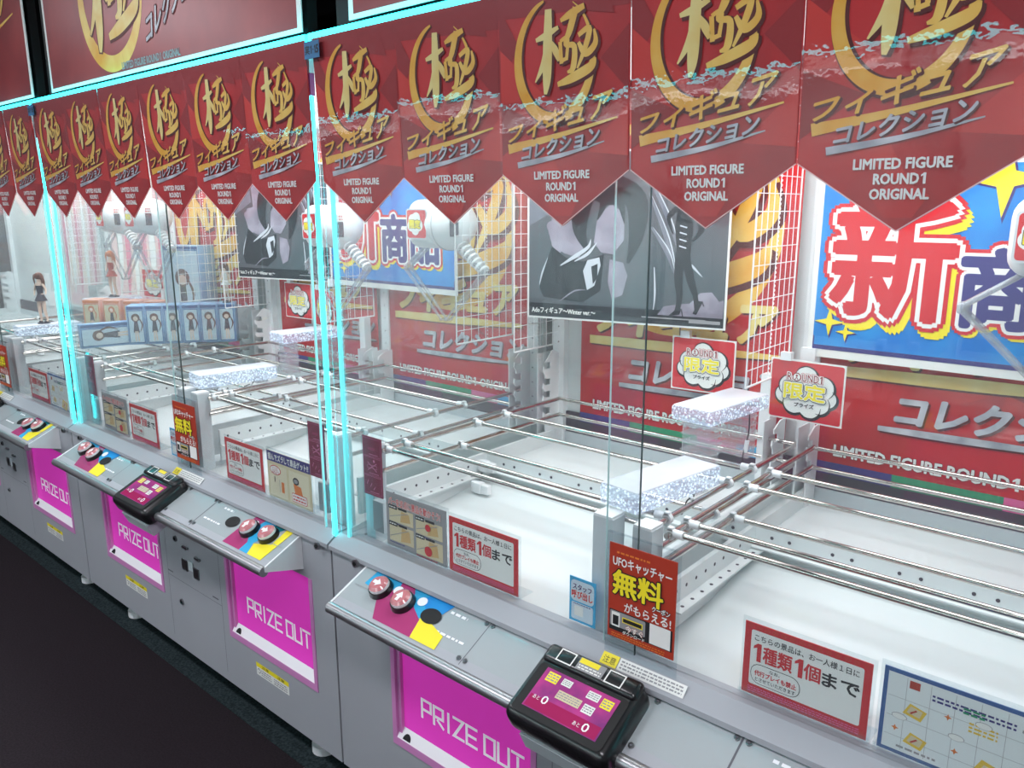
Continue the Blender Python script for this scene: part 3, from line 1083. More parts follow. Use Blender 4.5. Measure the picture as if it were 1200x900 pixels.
# ------------------------------------------------------------------ big red banners on the back wall
def make_banner(w):
    h = 1.10
    m = MB()
    m.box(0, w, 0, 0.003, 0, h, REDB)
    cv = Cv(m)
    rg = random.Random(11)
    for k in range(9):
        x, z = rg.uniform(0, w * .8), rg.uniform(.05, h * .9)
        pts = [(min(max(x + rg.uniform(-.1, .25), 0), w), min(max(z + rg.uniform(-.12, .15), 0.04), h)) for _ in range(3)]
        cv.poly(pts, rg.choice((REDD, REDL, REDL)), 1)
    k = w / 0.78
    cx = w / 2
    ring(cv, cx - .02, .68, .33, .33, GOLD, 2, .07)
    kiwami(cv, cx + .01, .68, .58 * k, .58, SHADOW, 3, .03)
    kiwami(cv, cx, .69, .58 * k, .58, GOLD, 4)
    for mt, l, d in ((SHADOW, 5, .005), (GOLDP, 6, 0)):
        cv.text('フィギュア', cx - .33 * k + d, .300 - d, cx + .32 * k + d, .43 - d, mt, l, .05, shear=.15, rise=.02)
        cv.brush([(cx - .35 * k + d, .274 - d), (cx + d, .280 - d), (cx + .36 * k + d, .288 - d)], [.028, .032, .014], mt, l + .5)
        mt2 = SHADOW if mt is SHADOW else SILV
        cv.text('コレクション', cx - .18 * k + d, .150 - d, cx + .36 * k + d, .228 - d, mt2, l + .5, .045, shear=.16, rise=.012)
        cv.brush([(cx - .22 * k + d, .130 - d), (cx + d, .134 - d), (cx + .38 * k + d, .144 - d)], [.014, .019, .006], mt2, l)
    cv.text('LIMITED FIGURE ROUND', cx - .33 * k, .028, cx + .100 * k, .060, PAPER, 6, .035, [(.025, SHADOW)])
    cv.one(cx + .106 * k, .027, cx + .122 * k, .061, PAPER, 6)
    cv.text('ORIGINAL', cx + .145 * k, .028, cx + .33 * k, .060, PAPER, 6, .035, [(.025, SHADOW)])
    for a, b, mt in ((0, .28, NAVY), (.28, .62, GREEN), (.62, .80, PINKP), (.80, .9, SKYB), (.9, 1, ORANGE)):
        cv.rect(a * w, -0.03, b * w, 0.006, mt, 2)
    return m.build('banner')


bnL, bnR = make_banner(0.745), make_banner(0.78)
for k in range(3):
    for hh, (b, x) in enumerate(((bnL, 0.155), (bnR, 0.985))):
        if k == 2 and hh == 0:
            continue
        o = b if k == 0 else b.copy()
        if k:
            COL.objects.link(o)
        o.location = (x - W * k, 0.952, 1.025)
        tag(o, 'big red banner with gold writing on the back wall, %s half of the %s' % (('left', 'right')[hh], CABN[k]), 'banner',
            'red banners on the back walls')


m = MB()
m.box(0, .80, 0, .003, 0, 1.0, PAPER)
cv = Cv(m)
cv.rect(.01, .01, .79, .99, mat('poster_pale_pink', S(232, 190, 196), .4, col2=S(240, 214, 200), nscale=5), 1)
for q in range(6):
    cv.brush([(.08 + .12 * q, .1), (.14 + .11 * q, .45), (.10 + .12 * q, .9)], [.02, .07, .01],
             mat('poster_rose', S(222, 130, 150), .4) if q % 2 else PAPER, 2)
tag(m.build('figure_poster', None, (-2 * W + .10, .952, 1.06)), 'pale pink poster on the back wall of the third cabinet, left half', 'poster')
c = bpy.data.objects['figure_poster'].copy(); COL.objects.link(c)
c.location = (-2 * W - .88, .952, 1.06)
c['label'] = 'pale pink poster on the back wall of the far left cabinet'


# ------------------------------------------------------------------ bar racks
def bar_mesh(L):
    m = MB()
    m.cyl((0, 0, 0), (L, 0, 0), 0.0062, CHR, 14)
    return m


def make_rack(x0, x1, label):
    rt = root('bar_rack', label, 'bar rack', group='chrome bar racks inside the cabinets')
    for z in (1.08, 1.022):
        for x in (x0, x1):
            m = MB()
            m.cyl((x, 0.085, z), (x, 0.905, z), 0.0068, CHR, 14)
            m.build('depth_bar', rt)
    for y, z in ((0.605, 1.083), (0.468, 1.083), (0.172, 1.083), (0.103, 1.083), (0.40, 1.024), (0.90, 1.080), (0.90, 1.022)):
        m = MB()
        m.cyl((x0, y, z), (x1, y, z), 0.0062, CHR, 14)
        b = m.build('cross_bar', rt)
        if y < 0.9:
            for x, s in ((x0, 1), (x1, -1)):
                c = MB()
                c.cyl((x, y - 0.006, z - .003), (x, y + 0.006, z - .003), 0.0125, WHP, 14)
                c.cyl((x + s * 0.008, y, z), (x + s * 0.030, y, z), 0.0095, WHP, 12)
                c.box(x - 0.006, x + 0.006, y - 0.006, y + 0.006, z + .006, z + .013, WHP)
                c.build('clip', b)
    # white hook blocks on the lower bars
    for x, y, zz in ((0.095, 0.515, 0.925), (0.135, 0.445, 0.880)) if x0 < 0.5 else ():
        m = MB()
        m.rbox(x - .017, x + .014, y - .012, y + .012, zz - .018, zz + .018, .004, WHP)
        m.rbox(x + .015, x + .042, y - .010, y + .010, zz - .015, zz + .015, .003, WHP)
        m.cyl((x - .022, y, zz - .016), (x - .022, y, zz + .016), .010, WHP, 12)
        m.build('hook_block', rt)
    return rt


rkL = make_rack(0.100, 0.955, 'chrome bar rack in the left half of the nearest cabinet')
rkR = make_rack(1.003, 1.765, 'chrome bar rack in the right half of the nearest cabinet')
for k in (1, 2):
    dup(rkL, (-W * k, 0, 0), 'chrome bar rack in the left half of the %s' % CABN[k])
    dup(rkR, (-W * k, 0, 0), 'chrome bar rack in the right half of the %s' % CABN[k])


# ------------------------------------------------------------------ wire grids
def make_grid(y0, y1, z0, z1, label):
    m = MB()
    r = 0.0012
    for y in (y0, y1):
        m.cyl((0, y, z0), (0, y, z1), 0.0024, WHP, 8)
    for z in (z0, z1):
        m.cyl((0, y0, z), (0, y1, z), 0.003, WHP, 8)
    n = round((y1 - y0) / 0.034)
    for i in range(1, n):
        y = y0 + (y1 - y0) * i / n
        m.cyl((0, y, z0), (0, y, z1), r, WHP, 6)
    n = round((z1 - z0) / 0.044)
    for i in range(1, n):
        z = z0 + (z1 - z0) * i / n
        m.cyl((0.002, y0, z), (0.002, y1, z), r, WHP, 6)
    # hanging bead chain
    for i in range(int((z1 - z0) / 0.012)):
        m.rbox(-.006, -.002, (y0 * .45 + y1 * .55) - .002, (y0 * .45 + y1 * .55) + .002, z0 + .012 * i, z0 + .012 * i + .008, .002, WHP, None, 1)
    return tag(m.build('wire_grid'), label, 'wire grid', 'white wire grids inside the cabinets')


gs = [(make_grid(0.71, 0.955, 1.267, 2.05, 'white wire grid at the left wall of the nearest cabinet, beside the dark poster'), 0.052,
       'white wire grid at the left wall of the %s'),
      (make_grid(0.655, 0.935, 1.28, 2.05, 'white wire grid between the two halves of the nearest cabinet'), 0.900,
       'white wire grid between the two halves of the %s'),
      (make_grid(0.54, 0.82, 1.305, 2.05, 'white wire grid at the right wall of the nearest cabinet'), 1.800,
       'white wire grid at the right wall of the %s')]
for j, (g, x, lb) in enumerate(gs):
    for k in range(3):
        if k == 0 and j == 2:
            continue
        o = g if (k == 0 or (j == 2 and k == 1)) else g.copy()
        if o is not g:
            COL.objects.link(o)
        o.location = (x - W * k, 0, 0)
        o['label'] = lb % CABN[k] if k or j == 1 else o['label']


# ------------------------------------------------------------------ dark figure poster
def make_dark_poster():
    w, h = 0.66, 0.53
    m = MB()
    m.box(0, w, 0, 0.004, 0, h, PAPER)
    cv = Cv(m)
    b = 0.006
    cv.rect(b, b, w - b, h - b, TEAL, 1)
    cv.rect(b, b, w - b, 0.05, TEALD, 2)
    # pale ruffle, dark sleeves, dark hair round a pale face, raised hands
    cv.poly([(b, .30), (.12, .36), (.10, .52), (b, .52)], TEALL2, 2)
    cv.poly([(.13, .34), (.19, .34), (.19, .52), (.12, .52)], TEALL, 3)
    cv.poly([(.075, .29), (.09, .33), (.12, .335), (.15, .345), (.19, .34), (.21, .26), (.185, .20), (.13, .215), (.09, .25)], TEALL, 3)
    for q in range(5):
        cv.circ(.085 + .006 * q, .30 - .018 * q, .016, TEALL, 3)
    cv.poly([(.045, .10), (.055, .16), (.09, .235), (.14, .20), (.20, .19), (.27, .215), (.26, .10), (.20, .06), (.06, .07)], TEALD, 4)
    cv.poly([(.235, .25), (.245, .33), (.29, .37), (.335, .34), (.335, .26), (.30, .215), (.26, .22)], TEALL, 5)
    cv.brush([(.30, .42), (.21, .40), (.185, .30), (.215, .22)], [.02, .06, .05, .006], TEALD, 6)
    cv.brush([(.30, .43), (.37, .38), (.375, .28), (.35, .19)], [.06, .07, .05, .01], TEALD, 6)
    cv.brush([(.21, .42), (.29, .395), (.36, .41)], [.05, .06, .04], TEALD, 6)
    cv.brush([(.27, .41), (.262, .36), (.245, .32)], [.03, .02, .003], TEALD, 6)
    cv.brush([(.31, .41), (.325, .36), (.335, .31)], [.03, .02, .003], TEALD, 6)
    cv.brush([(.12, .175), (.17, .205), (.215, .235), (.225, .26)], [.003, .012, .010, .002], TEALW, 7)
    cv.brush([(.17, .19), (.215, .215), (.245, .25)], [.003, .010, .002], TEALW, 7)
    cv.poly([(.20, .16), (.215, .195), (.255, .205), (.26, .18), (.24, .115), (.215, .10)], TEALW, 7)
    cv.poly([(.228, .175), (.25, .185), (.25, .14), (.235, .12)], TEALD, 8)
    cv.poly([(.29, .20), (.335, .19), (.35, .15), (.335, .09), (.30, .075), (.285, .13)], TEALL, 7)
    cv.brush([(.045, .11), (.055, .15), (.075, .20)], [.002, .006, .001], TEALW, 6)
    cv.brush([(.12, .06), (.17, .095), (.21, .10)], [.002, .005, .001], TEALL, 6)
    # right side: long cloth folds, slender dark boots, pale fur
    for a, c in (((.40, .46), (.52, .20)), ((.41, .40), (.51, .13)), ((.42, .30), (.50, .16)), ((.44, .50), (.545, .28))):
        cv.brush([a, ((a[0] + c[0]) / 2 + .012, (a[1] + c[1]) / 2), c], [.003, .016, .003], TEALL2, 3)
        cv.brush([(a[0] + .006, a[1]), ((a[0] + c[0]) / 2 + .020, (a[1] + c[1]) / 2), (c[0] + .003, c[1])], [.001, .004, .001], TEALW, 4)
    cv.brush([(.435, .18), (.44, .10), (.437, .05)], [.003, .006, .002], TEALW, 4)
    cv.poly([(.45, .035), (.47, .062), (.51, .07), (.55, .075), (.58, .108), (.615, .112), (.638, .085), (.652, .09), (.652, .035)], TEALL, 4)
    cv.brush([(.515, .225), (.512, .15), (.518, .09), (.512, .05)], [.030, .026, .018, .016], TEALD, 6)
    cv.brush([(.53, .215), (.552, .14), (.566, .10), (.572, .06)], [.028, .024, .016, .014], TEALD, 6)
    cv.poly([(.484, .033), (.512, .058), (.526, .058), (.520, .040)], TEALD, 7)
    cv.poly([(.560, .045), (.578, .085), (.590, .082), (.572, .042)], TEALD, 7)
    cv.line([(.526, .055), (.530, .035)], .003, TEALD, 7)
    cv.line([(.588, .083), (.593, .070)], .003, TEALD, 7)
    cv.poly([(.505, .215), (.545, .215), (.55, .30), (.535, .39), (.505, .38), (.495, .30)], TEALD, 5)
    for q in range(4):
        cv.line([(.512, .245 + .020 * q), (.530, .240 + .020 * q)], .004, TEALW, 6)
    cv.brush([(.545, .36), (.575, .30), (.55, .26)], [.022, .018, .006], TEALD, 5)
    cv.brush([(.505, .36), (.475, .33), (.49, .28)], [.018, .014, .004], TEALD, 5)
    cv.brush([(.56, .34), (.59, .36), (.615, .33), (.60, .30)], [.004, .016, .012, .002], TEALL2, 4)
    cv.brush([(.535, .205), (.56, .18), (.585, .155)], [.002, .007, .001], TEALW, 5)
    cv.text('Adoフィギュア～Winter ver.～', .018, .018, .245, .038, PAPER, 8, .025)
    cv.rect(.40, .024, .60, .028, GREYP, 8)
    cv.rect(.55, .016, .645, .026, GREYP, 9)
    return tag(m.build('dark_poster'), 'dark grey figure poster with white caption in the left half of the nearest cabinet', 'poster',
               'dark figure posters')


DP = make_dark_poster()
DP.location = (0.073, 0.755, 1.385)
DP.rotation_euler = (0, 0, math.atan2(0.14, 0.63))
c = DP.copy(); COL.objects.link(c)
c.location = (-1.81, 0.80, 1.41)
c['label'] = 'dark grey figure poster in the left half of the second cabinet'


# ------------------------------------------------------------------ blue new-item posters
def make_blue_poster(h):
    w = 0.80
    m = MB()
    m.box(0, w, 0, 0.004, 0, h, PAPER)
    cv = Cv(m)
    b = 0.014
    cv.rect(b, b + .008, w - b, h - b, BLUE, 1)
    cv.rect(b, b + .008, w - b, b + .045, NAVY, 1.6)
    cv.rect(b + .004, b + .02, w - b - .004, b + .046, BLUE, 2)
    kh = h / 0.52
    # big red character, white and red rims, yellow drop
    cv.text('新', .055 + .014, .105 * kh, .345 + .014, .40 * kh, YEL, 5, .085)
    cv.text('新', .055, .125 * kh, .345, .42 * kh, INKR, 9, .028, [(.034, PAPER), (.066, INKR)])
    cv.text('商品', .365 + .01, .105 * kh, .70 + .01, .29 * kh, YEL, 5, .075)
    cv.text('商品', .365, .12 * kh, .70, .305 * kh, NAVY, 9, .035, [(.040, PAPER), (.085, INKR)])
    for x, y, r in ((.055, .10, .040), (.10, .075, .026), (.43, .47, .09), (.74, .42, .05)):
        cv.star(x + .003, y * kh - .003, r * 1.12, NAVY, 3)
        cv.star(x, y * kh, r, YEL, 4)
    cl = MB()
    cl.box(-.012, .028, -.012, .006, -.012, .022, WHP)
    o = m.build('new_item_poster')
    cl.build('clip', o)
    return o


BP = make_blue_poster(0.52)
BP.location = (0.958, 0.915, 1.338)
tag(BP, 'blue new item poster with big red character in the nearest cabinet', 'poster', 'blue new item posters')
c = copy_tree(BP)
c.location = (-1.20, 0.90, 1.408)
c['label'] = 'blue new item poster behind the claw in the second cabinet'


# ------------------------------------------------------------------ square limited-prize signs
def make_limited():
    w, h = 0.205, 0.168
    m = MB()
    m.box(-w / 2, w / 2, 0, 0.003, 0, h, PAPER)
    cv = Cv(m)
    cv.rrect(-w / 2 + .004, .004, w / 2 - .004, h - .004, .006, INKR, 1)
    blobs = ((-.045, .095, .03), (0, .122, .032), (.045, .10, .032), (-.06, .07, .024), (.062, .072, .024), (-.03, .05, .03), (.015, .042, .03), (.04, .055, .028))
    for i, (x, y, r) in enumerate(blobs):      # scalloped cloud, every lobe with its own dark rim
        cv.circ(x + .002, y - .003, r + .0035, INK, 1.5 + .05 * i)
        cv.circ(x, y, r, PAPER, 2.2 + .05 * i)
    for i, (x, y, r) in enumerate(blobs):
        a0 = math.degrees(math.atan2(y - .082, x))
        cv.brush([(x + r * math.cos(R(a0 + t)), y + r * math.sin(R(a0 + t))) for t in (-75, -40, 0, 40, 75)],
                 [.001, .003, .0035, .003, .001], INK, 3.2)
    cv.circ(0, .083, .058, PAPER, 3.8, .036)
    cv.text('R', -.052, .112, -.040, .132, REDD, 6, .01, [(.08, PAPER), (.12, INKR)])
    cv.circ(-.026, .122, .012, REDD, 6)
    cv.circ(-.026, .122, .0095, PAPER, 7)
    cv.circ(-.026, .126, .003, REDD, 8)
    cv.line([(-.026, .122), (-.030, .115)], .002, REDD, 8)
    cv.line([(-.026, .122), (-.022, .115)], .002, REDD, 8)
    cv.text('UND', -.011, .112, .034, .132, REDD, 6, .01, [(.08, PAPER), (.12, INKR)])
    cv.rect(.034, .110, .047, .134, INKR, 5)
    cv.rect(.035, .111, .046, .133, PAPER, 5.5)
    cv.one(.037, .112, .044, .132, REDD, 6.5)
    cv.text('限定', -.058, .062, .054, .106, YEL, 9, .03, [(.05, PAPER), (.085, INK)])
    cv.text('プライズ', -.028, .040, .026, .052, INK, 6, .03)
    o = m.build('limited_sign')
    k = MB()
    k.box(-.075, -.045, -.006, .012, h - .004, h + .018, WHP)
    k.build('clip', o)
    return tag(o, 'red square limited prize sign', 'sign', 'red square limited prize signs')


LS = make_limited()
LS.location = (0.647, 0.905, 1.186)
LS.rotation_euler = (0, 0, R(4))
LS['label'] = 'red square limited prize sign behind the taller riser in the nearest cabinet'
for x, y, z, rz, lb in ((1.000, 0.815, 1.172, -2, 'red square limited prize sign under the blue poster in the nearest cabinet'),
                        (-1.48, 0.91, 1.226, 2, 'red square limited prize sign below the dark poster in the second cabinet'),
                        (-1.21, 0.86, 1.215, -12, 'red square limited prize sign left of the blue poster in the second cabinet'),
                        (-2.62, 0.88, 1.20, -5, 'red square limited prize sign in the third cabinet, right of a pair'),
                        (-2.95, 0.90, 1.22, 8, 'red square limited prize sign in the third cabinet, left of a pair')):
    c = copy_tree(LS)
    c.location = (x, y, z)
    c.rotation_euler = (0, 0, R(rz))
    c['label'] = lb


# ------------------------------------------------------------------ cards standing inside the front glass
def stand(o, w, h):
    a = MB()
    a.box(-w / 2 - .006, w / 2 + .006, .0025, .0045, 0, h + .008, ACR)
    a.box(-w / 2 - .006, w / 2 + .006, -.0035, -.0025, .001, .012, ACR)
    a.box(-w / 2 - .006, w / 2 + .006, .0045, .05, 0, .002, ACR)
    a.build('acrylic_stand', o)


def card(name, w, h, base):
    m = MB()
    m.box(-w / 2, w / 2, 0, .002, .004, h, base)
    return m, Cv(m, (0, 0, 0))


def sign_one_each():
    w, h = .228, .15
    m, cv = card('', w, h, INKR)
    x0, x1 = -w / 2, w / 2
    for i in range(14):
        cv.circ(x0 + .01 + .016 * i, h - .006, .006, REDL, .6)
        cv.circ(x0 + .01 + .016 * i, .012, .006, REDL, .6)
    cv.rrect(x0 + .013, .026, x1 - .013, h - .013, .004, PAPER, 1)
    cv.text('こちらの景品は、お一人様１日に', x0 + .020, h - .033, x1 - .020, h - .020, INK, 2, .012)
    cv.one(x0 + .018, .075, x0 + .034, .112, INKR, 2)
    cv.text('種類', x0 + .038, .077, x0 + .092, .110, INKR, 2, .025)
    cv.one(x0 + .096, .075, x0 + .112, .112, INKR, 2)
    cv.text('個', x0 + .114, .077, x0 + .143, .108, INKR, 2, .025)
    cv.text('まで', x0 + .147, .078, x1 - .018, .104, INK, 2, .03)
    cv.rrect(x0 + .016, .030, x0 + .110, .071, .018, INK, 2)
    cv.rrect(x0 + .0172, .0312, x0 + .1088, .0698, .017, PAPER, 2.6)
    cv.text('なお、', x0 + .052, .060, x0 + .072, .067, INK, 4, .01)
    cv.text('代行プレイも禁止', x0 + .024, .047, x0 + .103, .058, INKR, 4, .03)
    cv.text('とさせていただきます', x0 + .026, .036, x0 + .102, .044, INK, 4, .01)
    cv.scribble(x0 + .012, .009, x1 - .012, .022, PINKP, 2, 3, 2)
    o = m.build('rule_sign')
    stand(o, w, h)
    return o


def sign_bar():
    w, h = .232, .158
    m, cv = card('', w, h, GREYP)
    x0, x1 = -w / 2, w / 2
    cv.text('バーを支点に景品を動かそう!', x0 + .012, h - .034, x1 - .02, h - .012, INKR, 4, .02, [(.05, PAPER), (.08, INK)])
    for a, b, c, d in ((.012, .078, .108, .118), (.118, .070, .218, .112), (.012, .022, .108, .070), (.118, .012, .218, .062)):
        cv.rect(x0 + a, b, x0 + c, d, BEIGE, 1)
        cv.poly([(x0 + a + .045, b + .004), (x0 + a + .085, b + .010), (x0 + a + .08, d - .008), (x0 + a + .05, d - .004)], BEIGE2, 2)
        cv.line([(x0 + a + .004, b + .012), (x0 + c - .02, d - .006)], .002, GREYP, 3)
        cv.rect(x0 + a, d - .004, x0 + a + .034, d + .007, INK, 4)
        cv.scribble(x0 + a + .003, d - .002, x0 + a + .031, d + .005, PAPER, 5, 1, 3)
        cv.rect(x0 + a + .038, d - .002, x0 + a + .072, d + .005, INK, 4)
        cv.scribble(x0 + a + .002, b - .007, x0 + a + .06, b - .001, NAVY, 4, 1, 3)
    cv.circ(x0 + .165, .095, .010, INKR, 5)
    cv.circ(x0 + .165, .030, .014, INKR, 5)
    cv.scribble(x0 + .12, .006, x0 + .2, .012, INKR, 5, 1, 9)
    o = m.build('bar_play_sign')
    stand(o, w, h)
    return o


def sign_slide():
    w, h = .232, .158
    m, cv = card('', w, h, BEIGE)
    x0, x1 = -w / 2, w / 2
    cv.rect(x0, h - .034, x1, h, NAVY, 1)
    cv.text('掴んでズラして景品ゲット!?', x0 + .008, h - .029, x1 - .008, h - .007, PAPER, 3, .02)
    cv.rect(x0 + .01, .012, x0 + .105, h - .044, mat('sign_cream', S(226, 216, 186), .5), 1)
    cv.rect(x0 + .118, .012, x1 - .01, h - .044, mat('sign_cream', S(226, 216, 186), .5), 1)
    cv.circ(x0 + .045, h - .06, .030, INKR, 3, .016)
    cv.circ(x0 + .045, h - .06, .027, PAPER, 4, .0135)
    cv.text('ここに', x0 + .030, h - .061, x0 + .060, h - .051, INKR, 5, .02)
    cv.text('入れよう', x0 + .025, h - .072, x0 + .065, h - .062, INKR, 5, .02)
    cv.line([(x0 + .04, .075), (x0 + .04, .060)], .004, INK, 4)
    cv.rect(x0 + .075, .03, x0 + .09, .065, ORANGE, 3)
    cv.line([(x0 + .065, .03), (x0 + .065, .07)], .002, GREYP, 3)
    cv.circ(x0 + .155, .085, .016, INK, 3, .012)
    cv.circ(x0 + .155, .085, .011, GREYP, 4, .007)
    cv.poly([(x0 + .14, .075), (x0 + .18, .070), (x0 + .19, .035), (x0 + .15, .035)], ORANGE, 2)
    cv.rrect(x0 + .13, .016, x0 + .21, .045, .006, INKR, 4)
    cv.rrect(x0 + .132, .018, x0 + .208, .043, .005, PAPER, 5)
    cv.scribble(x0 + .138, .02, x0 + .203, .041, INKR, 6, 2, 3)
    o = m.build('slide_play_sign')
    stand(o, w, h)
    return o


def sign_food():
    w, h = .232, .158
    m, cv = card('', w, h, BOXBD)
    x0, x1 = -w / 2, w / 2
    cv.rect(x0 + .007, .011, x1 - .007, h - .007, mat('sign_pale', S(226, 232, 232), .5), 1)
    for i in range(1, 6):
        cv.rect(x0 + .036 * i, .014, x0 + .036 * i + .0006, h - .010, GREYP, 1.5)
    for i in range(1, 4):
        cv.rect(x0 + .010, .036 * i, x1 - .010, .036 * i + .0006, GREYP, 1.5)
    cv.rect(x0 + .040, h - .026, x0 + .056, h - .012, BRICK, 2)
    cv.scribble(x0 + .075, h - .036, x1 - .040, h - .022, NAVY, 2, 2, 21)
    cv.scribble(x0 + .12, h - .038, x0 + .15, h - .024, GREEN, 3, 2, 5)
    cv.scribble(x1 - .032, h - .036, x1 - .012, h - .026, GREYP, 2, 1, 4)
    for a, b, s in ((.05, .092, 1), (.055, .040, 1), (.165, .030, 1.9)):
        q = lambda pts: [(x0 + a + px * s, b + py * s) for px, py in pts]
        cv.poly(q([(-.016, -.008), (.012, -.014), (.020, .006), (-.006, .013)]), mat('sign_yellow', S(228, 190, 60), .5), 2)
        cv.poly(q([(-.010, -.004), (.010, -.008), (.014, .005), (-.004, .009)]), BEIGE, 3)
        cv.line(q([(-.003, -.003), (.004, .003)]), .003 * s, BRICK, 4)
    for a, b in ((.10, .105), (.115, .05), (.025, .052)):
        cv.star(x0 + a, b, .006, ORANGE, 2, .4)
    cv.scribble(x0 + .13, .092, x0 + .17, .112, mat('sign_yellow', S(228, 190, 60), .5), 2, 3, 8)
    for a, b in ((.115, .075), (.03, .075), (.15, .112)):
        cv.circ(x0 + a, b, .012, GREYP, 2, .006)
        cv.circ(x0 + a, b, .011, PAPER, 3, .0052)
    cv.scribble(x0 + .03, .016, x0 + .09, .024, GREYP, 2, 1, 6)
    cv.scribble(x0 + .15, .012, x0 + .215, .02, GREYP, 2, 1, 7)
    o = m.build('food_prize_sign')
    stand(o, w, h)
    return o


def sign_coupon():
    w, h = .155, .212
    m, cv = card('', w, h, BRICK)
    x0, x1 = -w / 2, w / 2
    cv.scribble(x0 + .018, h - .022, x1 - .06, h - .014, ORANGE, 1, 1, 3)
    cv.text('UFOキャッチャー', x0 + .010, h - .048, x1 - .010, h - .026, PAPER, 3, .02)
    cv.text('無料', x0 + .012, h - .108, x1 - .028, h - .055, YEL, 5, .03, [(.045, INK)])
    cv.text('クーポン', x1 - .050, h - .118, x1 - .010, h - .106, PAPER, 7, .02, [(.06, INK)])
    cv.text('がもらえる!', x0 + .040, h - .142, x1 - .008, h - .121, PAPER, 3, .02)
    cv.rect(x0 + .004, .020, x1 - .004, .066, INK, 1)
    cv.rrect(x0 + .006, .030, x0 + .09, .064, .003, GREYP, 2)
    cv.rrect(x0 + .010, .030, x0 + .030, .062, .002, PAPER, 3)
    cv.rect(x0 + .013, .034, x0 + .027, .055, INK, 4)
    cv.rect(x0 + .036, .044, x0 + .084, .056, YEL, 3)
    cv.rect(x0 + .038, .046, x0 + .082, .054, INK, 4)
    cv.text('今すぐ', x0 + .045, .028, x0 + .086, .041, PAPER, 6, .03, [(.05, BRICK)])
    cv.text('ダウンロード', x0 + .038, .019, x0 + .090, .027, PAPER, 6, .02)
    cv.rect(x1 - .055, .022, x1 - .008, .066, PAPER, 2)
    cv.scribble(x0 + .01, .006, x1 - .02, .016, ORANGE, 1, 2, 7)
    o = m.build('coupon_sign')
    a = MB()
    a.box(-w / 2 - .008, w / 2 + .006, .0025, .005, -.038, h + .020, ACR)
    a.box(-w / 2 - .008, w / 2 + .006, .005, .012, h + .018, h + .020, ACR)
    a.build('acrylic_stand', o)
    return o


def sign_call():
    w, h = .070, .110
    m, cv = card('', w, h, SKYB)
    x0, x1 = -w / 2, w / 2
    cv.rrect(x0 + .004, .054, x1 - .004, h - .006, .010, BOXW, 1)
    cv.text('スタッフ', x0 + .010, .082, x1 - .010, .096, NAVY, 3, .03, [(.05, PAPER)])
    cv.text('呼び出し', x0 + .007, .062, x1 - .007, .080, INKR, 3, .03, [(.05, PAPER)])
    cv.rrect(x0 + .006, .010, x1 - .006, .051, .004, BOXW, 1)
    cv.rect(x0 + .014, .020, x0 + .038, .044, PAPER, 2)
    cv.scribble(x0 + .012, .046, x1 - .012, .05, NAVY, 2, 1, 4)
    return m.build('staff_call_sign')


def sign_crimson():
    w, h = .078, .168
    m = MB()
    m.box(-w / 2, w / 2, 0, .003, .0, h, CRIM)
    cv = Cv(m)
    for k in range(3):
        z = .005 + k * .054
        cv.frame(-w / 2 + .002, z, w / 2 - .002, z + .051, .0008, CRIML, 1)
        if k == 1:
            cv.line([(-.018, z + .014), (.018, z + .036)], .002, CRIML, 2)
            cv.line([(-.018, z + .036), (.018, z + .014)], .002, CRIML, 2)
            cv.frame(-.02, z + .020, .02, z + .030, .001, CRIML, 2)
            cv.circ(.008, z + .042, .004, CRIML, 2)
        elif k == 0:
            for q in range(3):
                cv.line([(-.024 + .014 * q, z + .026 - .006 * q), (-.018 + .014 * q, z + .038 - .008 * q)], .002, CRIML, 2)
        else:
            cv.rect(-.016, z + .018, .014, z + .026, mat('crimson_dim', S(150, 40, 84), .5), 2)
        cv.scribble(-.012, z + .004, .026, z + .008, CRIML, 2, 1, k)
    o = m.build('instruction_panel')
    b = MB()
    b.box(-w / 2 - .012, w / 2 + .004, .004, .007, -.135, h + .012, ACR)
    b.box(-.02, .024, .012, .04, -.11, -.02, WHP)
    b.box(-.03, .034, .007, .012, -.12, -.008, ACR)
    b.build('acrylic_stand', o)
    return o


